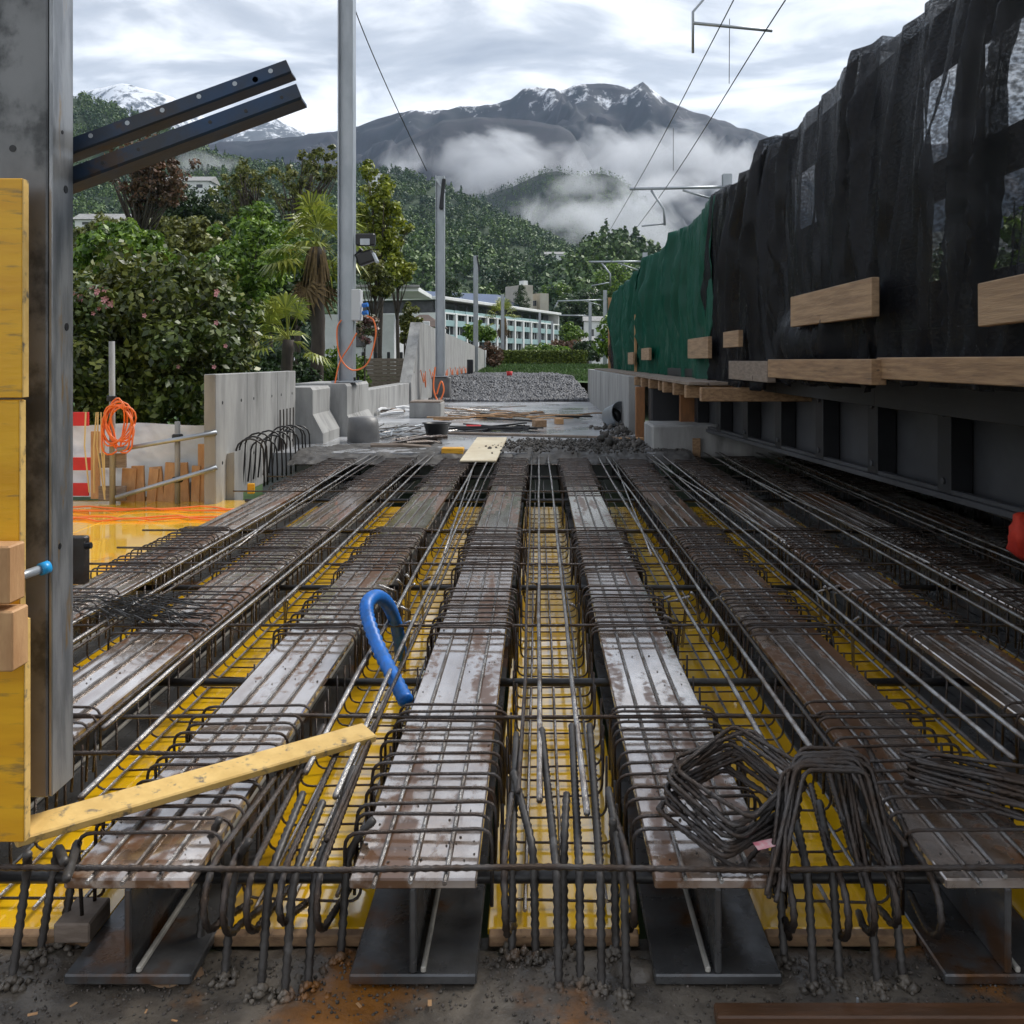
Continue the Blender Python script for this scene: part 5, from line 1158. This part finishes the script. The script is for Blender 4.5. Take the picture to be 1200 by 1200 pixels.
# hedge
r = np.random.default_rng(77); n = 15000
pos = np.stack([r.uniform(-3.0, 3.6, n), r.uniform(69.3, 71, n), .80+r.random(n)**.6*1.05], 1); k = r.integers(0, 3, n)
pos[k == 0, 1] = 69.3; pos[k == 1, 2] = 1.83; pos += r.normal(size=(n, 3))*.05
nr = r.normal(size=(n, 3)); nr /= np.linalg.norm(nr, axis=1, keepdims=True); t1 = np.cross(nr, r.normal(size=(n, 3))); t1 /= np.linalg.norm(t1, axis=1, keepdims=True); t2 = np.cross(nr, t1); s = .09
V = np.stack([pos+t1*s, pos+t2*s*.6, pos-t1*s, pos-t2*s*.6], 1).reshape(-1, 3)
t = thing('hedge', 'clipped yellow green hedge in front of the office', 'hedge', (0, 70, .1))
fastmesh('leaves', V-np.array([0, 70, .1]), np.arange(len(V)).reshape(-1, 4), m_hedge, t)
wb('core', m_lf_dark, t, (.3, 70.2, 1.3), (6.4, 1.5, .9))
# grass blades on the bank
n = 30000; gx = r.uniform(-8, 9, n); gy = r.uniform(40, 69, n); gz = .30+(gy-39)/34*.62; h = r.uniform(.08, .22, n); a = r.uniform(0, 6.3, n); w = .035
V = np.stack([np.stack([gx-w*np.cos(a), gy-w*np.sin(a), gz], 1), np.stack([gx+w*np.cos(a), gy+w*np.sin(a), gz], 1), np.stack([gx+r.normal(0, .06, n), gy+r.normal(0, .06, n), gz+h], 1)], 1).reshape(-1, 3)
tag(fastmesh('grass', V, np.arange(len(V)).reshape(-1, 3), M('grass_blade', (.07, .14, .025), (.05, .10, .02), .6, .7, island=.4), k=3), 'rough green grass on the bank before the hedge', 'grass', kind='stuff')
struct(grid('garden_lawn', lambda a, b: (-40+a*36.2, 10.5+b*50, -1.05+.05*fb(a*20, b*20)), 40, 40, m_grass))
# palms
def palm(label, u, v, Y, R_, zb, nf, seed, trunk_r, dead=0):
    q = random.Random(seed); c = P(u, v, Y); t = thing('fan_palm', label, 'palm tree', (c.x, c.y, zb))
    n = 14; MB().tube([(c.x+.02*math.sin(i), c.y, zb+(c.z-zb)*i/n) for i in range(n+1)], [trunk_r*(1+.12*(i % 2))*(1+.3*i/n) for i in range(n+1)], 10).build('trunk', m_bark, t, True)
    for i in range(nf):
        az = q.uniform(0, 6.28); el = q.uniform(-.5, 1.4) if i >= dead else -1.2
        d = Vector((math.cos(az)*math.cos(el), math.sin(az)*math.cos(el), math.sin(el))); L = R_*q.uniform(.5, .66)
        tip = c+d*L+Vector((0, 0, -.10*R_*(1-max(0, el)))); mb = MB()
        mb.tube([c, c+d*L*.5+Vector((0, 0, .03*R_)), tip], [.014, .011, .008], 4)
        side = d.cross(Vector((0, 0, 1))); side = side.normalized() if side.length > .05 else Vector((1, 0, 0)); up = side.cross(d).normalized()
        nb_ = 15
        for k in range(nb_):
            th = (k/(nb_-1)-.5)*3.9; dd = (d*math.cos(th)+side*math.sin(th)).normalized(); bl = R_*q.uniform(.42, .52)*(1-.18*abs(th)/1.95)
            m1 = tip+dd*bl*.6+up*.03*R_; e = tip+dd*bl+Vector((0, 0, -bl*q.uniform(.12, .34))); wv = up.cross(dd).normalized()*R_*.026
            mb.add([tip, m1+wv, e, m1-wv], [(0, 1, 2, 3)])
        mb.build('frond', m_palmdead if i < dead else m_palm, t)
    sk = MB()
    if dead:
        for i in range(120):
            a = q.uniform(0, 6.28); rr = trunk_r*q.uniform(1.1, 2.2); z = c.z-q.uniform(0, .5)*R_; l = q.uniform(.3, .6)*R_
            p = Vector((c.x+rr*math.cos(a), c.y+rr*math.sin(a), z)); e = p+Vector((rr*.6*math.cos(a), rr*.6*math.sin(a), -l)); w_ = Vector((-math.sin(a), math.cos(a), 0))*.03
            sk.add([p+w_, p-w_, e-w_*.5, e+w_*.5], [(0, 1, 2, 3)])
        sk.build('dead_skirt', m_palmdead, t)
palm('tall fan palm with shaggy trunk and drooping dead fibre', 372, 290, 24, 1.55, -1.0, 34, 5, .14, 5)
palm('small young fan palm behind the precast panel', 337, 398, 20, 1.05, -1.0, 20, 8, .09, 0)
palm('little distant palm before the office facade', 590, 372, 110, 2.4, .1, 22, 9, .2, 3)

# ------------------------------------------------------------------ air: haze and mist banks
def box8(name, lo, hi):
    return MB().box([(a+b)/2 for a, b in zip(lo, hi)], [b-a for a, b in zip(lo, hi)]).build(name, bpy.data.materials.new(name))
hz = box8('haze', (-9000, -700, GZ-1), (9000, 12500, 2600)); tag(hz, 'thin pale haze filling the valley air', 'haze', kind='stuff')
def volmat(o, color, density, noise=None):
    m = o.data.materials[0]; m.use_nodes = True; N = m.node_tree.nodes; L = m.node_tree.links; N.clear()
    ou = N.new('ShaderNodeOutputMaterial'); v = N.new('ShaderNodeVolumePrincipled'); v.inputs['Color'].default_value = (*color, 1); v.inputs['Density'].default_value = density
    v.inputs['Anisotropy'].default_value = .2
    L.new(v.outputs[0], ou.inputs['Volume'])
    if noise:
        sca, lo, hi, dens = noise
        g = N.new('ShaderNodeNewGeometry'); mp = N.new('ShaderNodeMapping'); mp.inputs['Scale'].default_value = (1, 1, 1.35); L.new(g.outputs['Position'], mp.inputs[0])
        n = N.new('ShaderNodeTexNoise'); n.inputs['Scale'].default_value = sca; n.inputs['Detail'].default_value = 6; n.inputs['Roughness'].default_value = .58; n.inputs['Distortion'].default_value = .6; L.new(mp.outputs[0], n.inputs['Vector'])
        tc = N.new('ShaderNodeTexCoord'); ln = N.new('ShaderNodeVectorMath'); ln.operation = 'LENGTH'; L.new(tc.outputs['Object'], ln.inputs[0])
        fo = N.new('ShaderNodeMapRange'); L.new(ln.outputs['Value'], fo.inputs[0])
        for i, q_ in enumerate((.25, 1.0, 0.0, .38)): fo.inputs[i+1].default_value = q_
        sb = N.new('ShaderNodeMath'); sb.operation = 'SUBTRACT'; L.new(n.outputs['Fac'], sb.inputs[0]); L.new(fo.outputs[0], sb.inputs[1])
        r_ = N.new('ShaderNodeMapRange'); L.new(sb.outputs[0], r_.inputs[0])
        for i, q_ in enumerate((lo, hi, 0.0, dens)): r_.inputs[i+1].default_value = q_
        L.new(r_.outputs[0], v.inputs['Density'])
volmat(hz, (.60, .77, 1.0), .00005)
def mist(label, u, v, Y, hw, hd, hh, dens, sca=.004, lo=.36, hi=.62):
    mb = MB(); n = 20
    prof = [(math.sin(math.pi*i/12), -math.cos(math.pi*i/12)) for i in range(13)]
    mb.lathe(prof, n); o = mb.build('mist_bank', bpy.data.materials.new('mist_bank')); o.location = P(u, v, Y); o.scale = (hw, hd, hh)
    volmat(o, (.95, .97, 1), dens, (sca, lo, hi, dens)); return tag(o, label, 'mist', kind='stuff')
mist('broad mist bank drifting across the mountain face', 570, 195, 2050, 430, 150, 110, .022, .0075, .34, .60)
mist('low mist filling the valley behind the forest hill', 735, 262, 1400, 280, 120, 90, .026, .011, .34, .60)
mist('mist shreds clinging to the wooded spur', 690, 215, 1300, 130, 60, 45, .020, .018, .40, .62)
mist('thin mist wisp on the wooded slope below snow', 240, 205, 900, 55, 50, 45, .02, .02, .34, .6)
mist('mist bank over the far flank of the mountain', 775, 195, 2050, 460, 180, 140, .024, .007, .34, .60)

# ------------------------------------------------------------------ grit and crumbs
q = []
for i in range(2600):
    x = random.uniform(-1.4, 1.5); y = 2.36-abs(random.gauss(0, .16)); q.append((x, y, -.262+.012*fb(x*2.5, y*2.5)+.007*fb(x*11, y*11)+.001))
stones('mud_grit', 'muddy grit and crumbs scattered over the abutment seat', q, .0015, .006, M('mud_crumb', (.13, .11, .09), (.07, .06, .05), 9, .5, island=.4), 15)
q = []
for i in range(1500):
    k = random.randrange(10); x = BX[k]+random.uniform(-.14, .14); y = 2.3+random.random()**1.5*6; q.append((x, y, .001))
stones('beam_grit', 'fine rust grit and dirt crumbs on the beam tops', q, .0015, .005, m_rubble, 16)
q = []
for b in BASES:
    for i in range(26):
        a = random.uniform(0, 6.3); d = abs(random.gauss(0, .022)); q.append((b.x+d*math.cos(a), b.y+d*math.sin(a), -.262+max(0, .014-d*.35)))
stones('mud_clods', 'clods of wet mud around the feet of the starter bars', q, .006, .016, m_mud, 17)
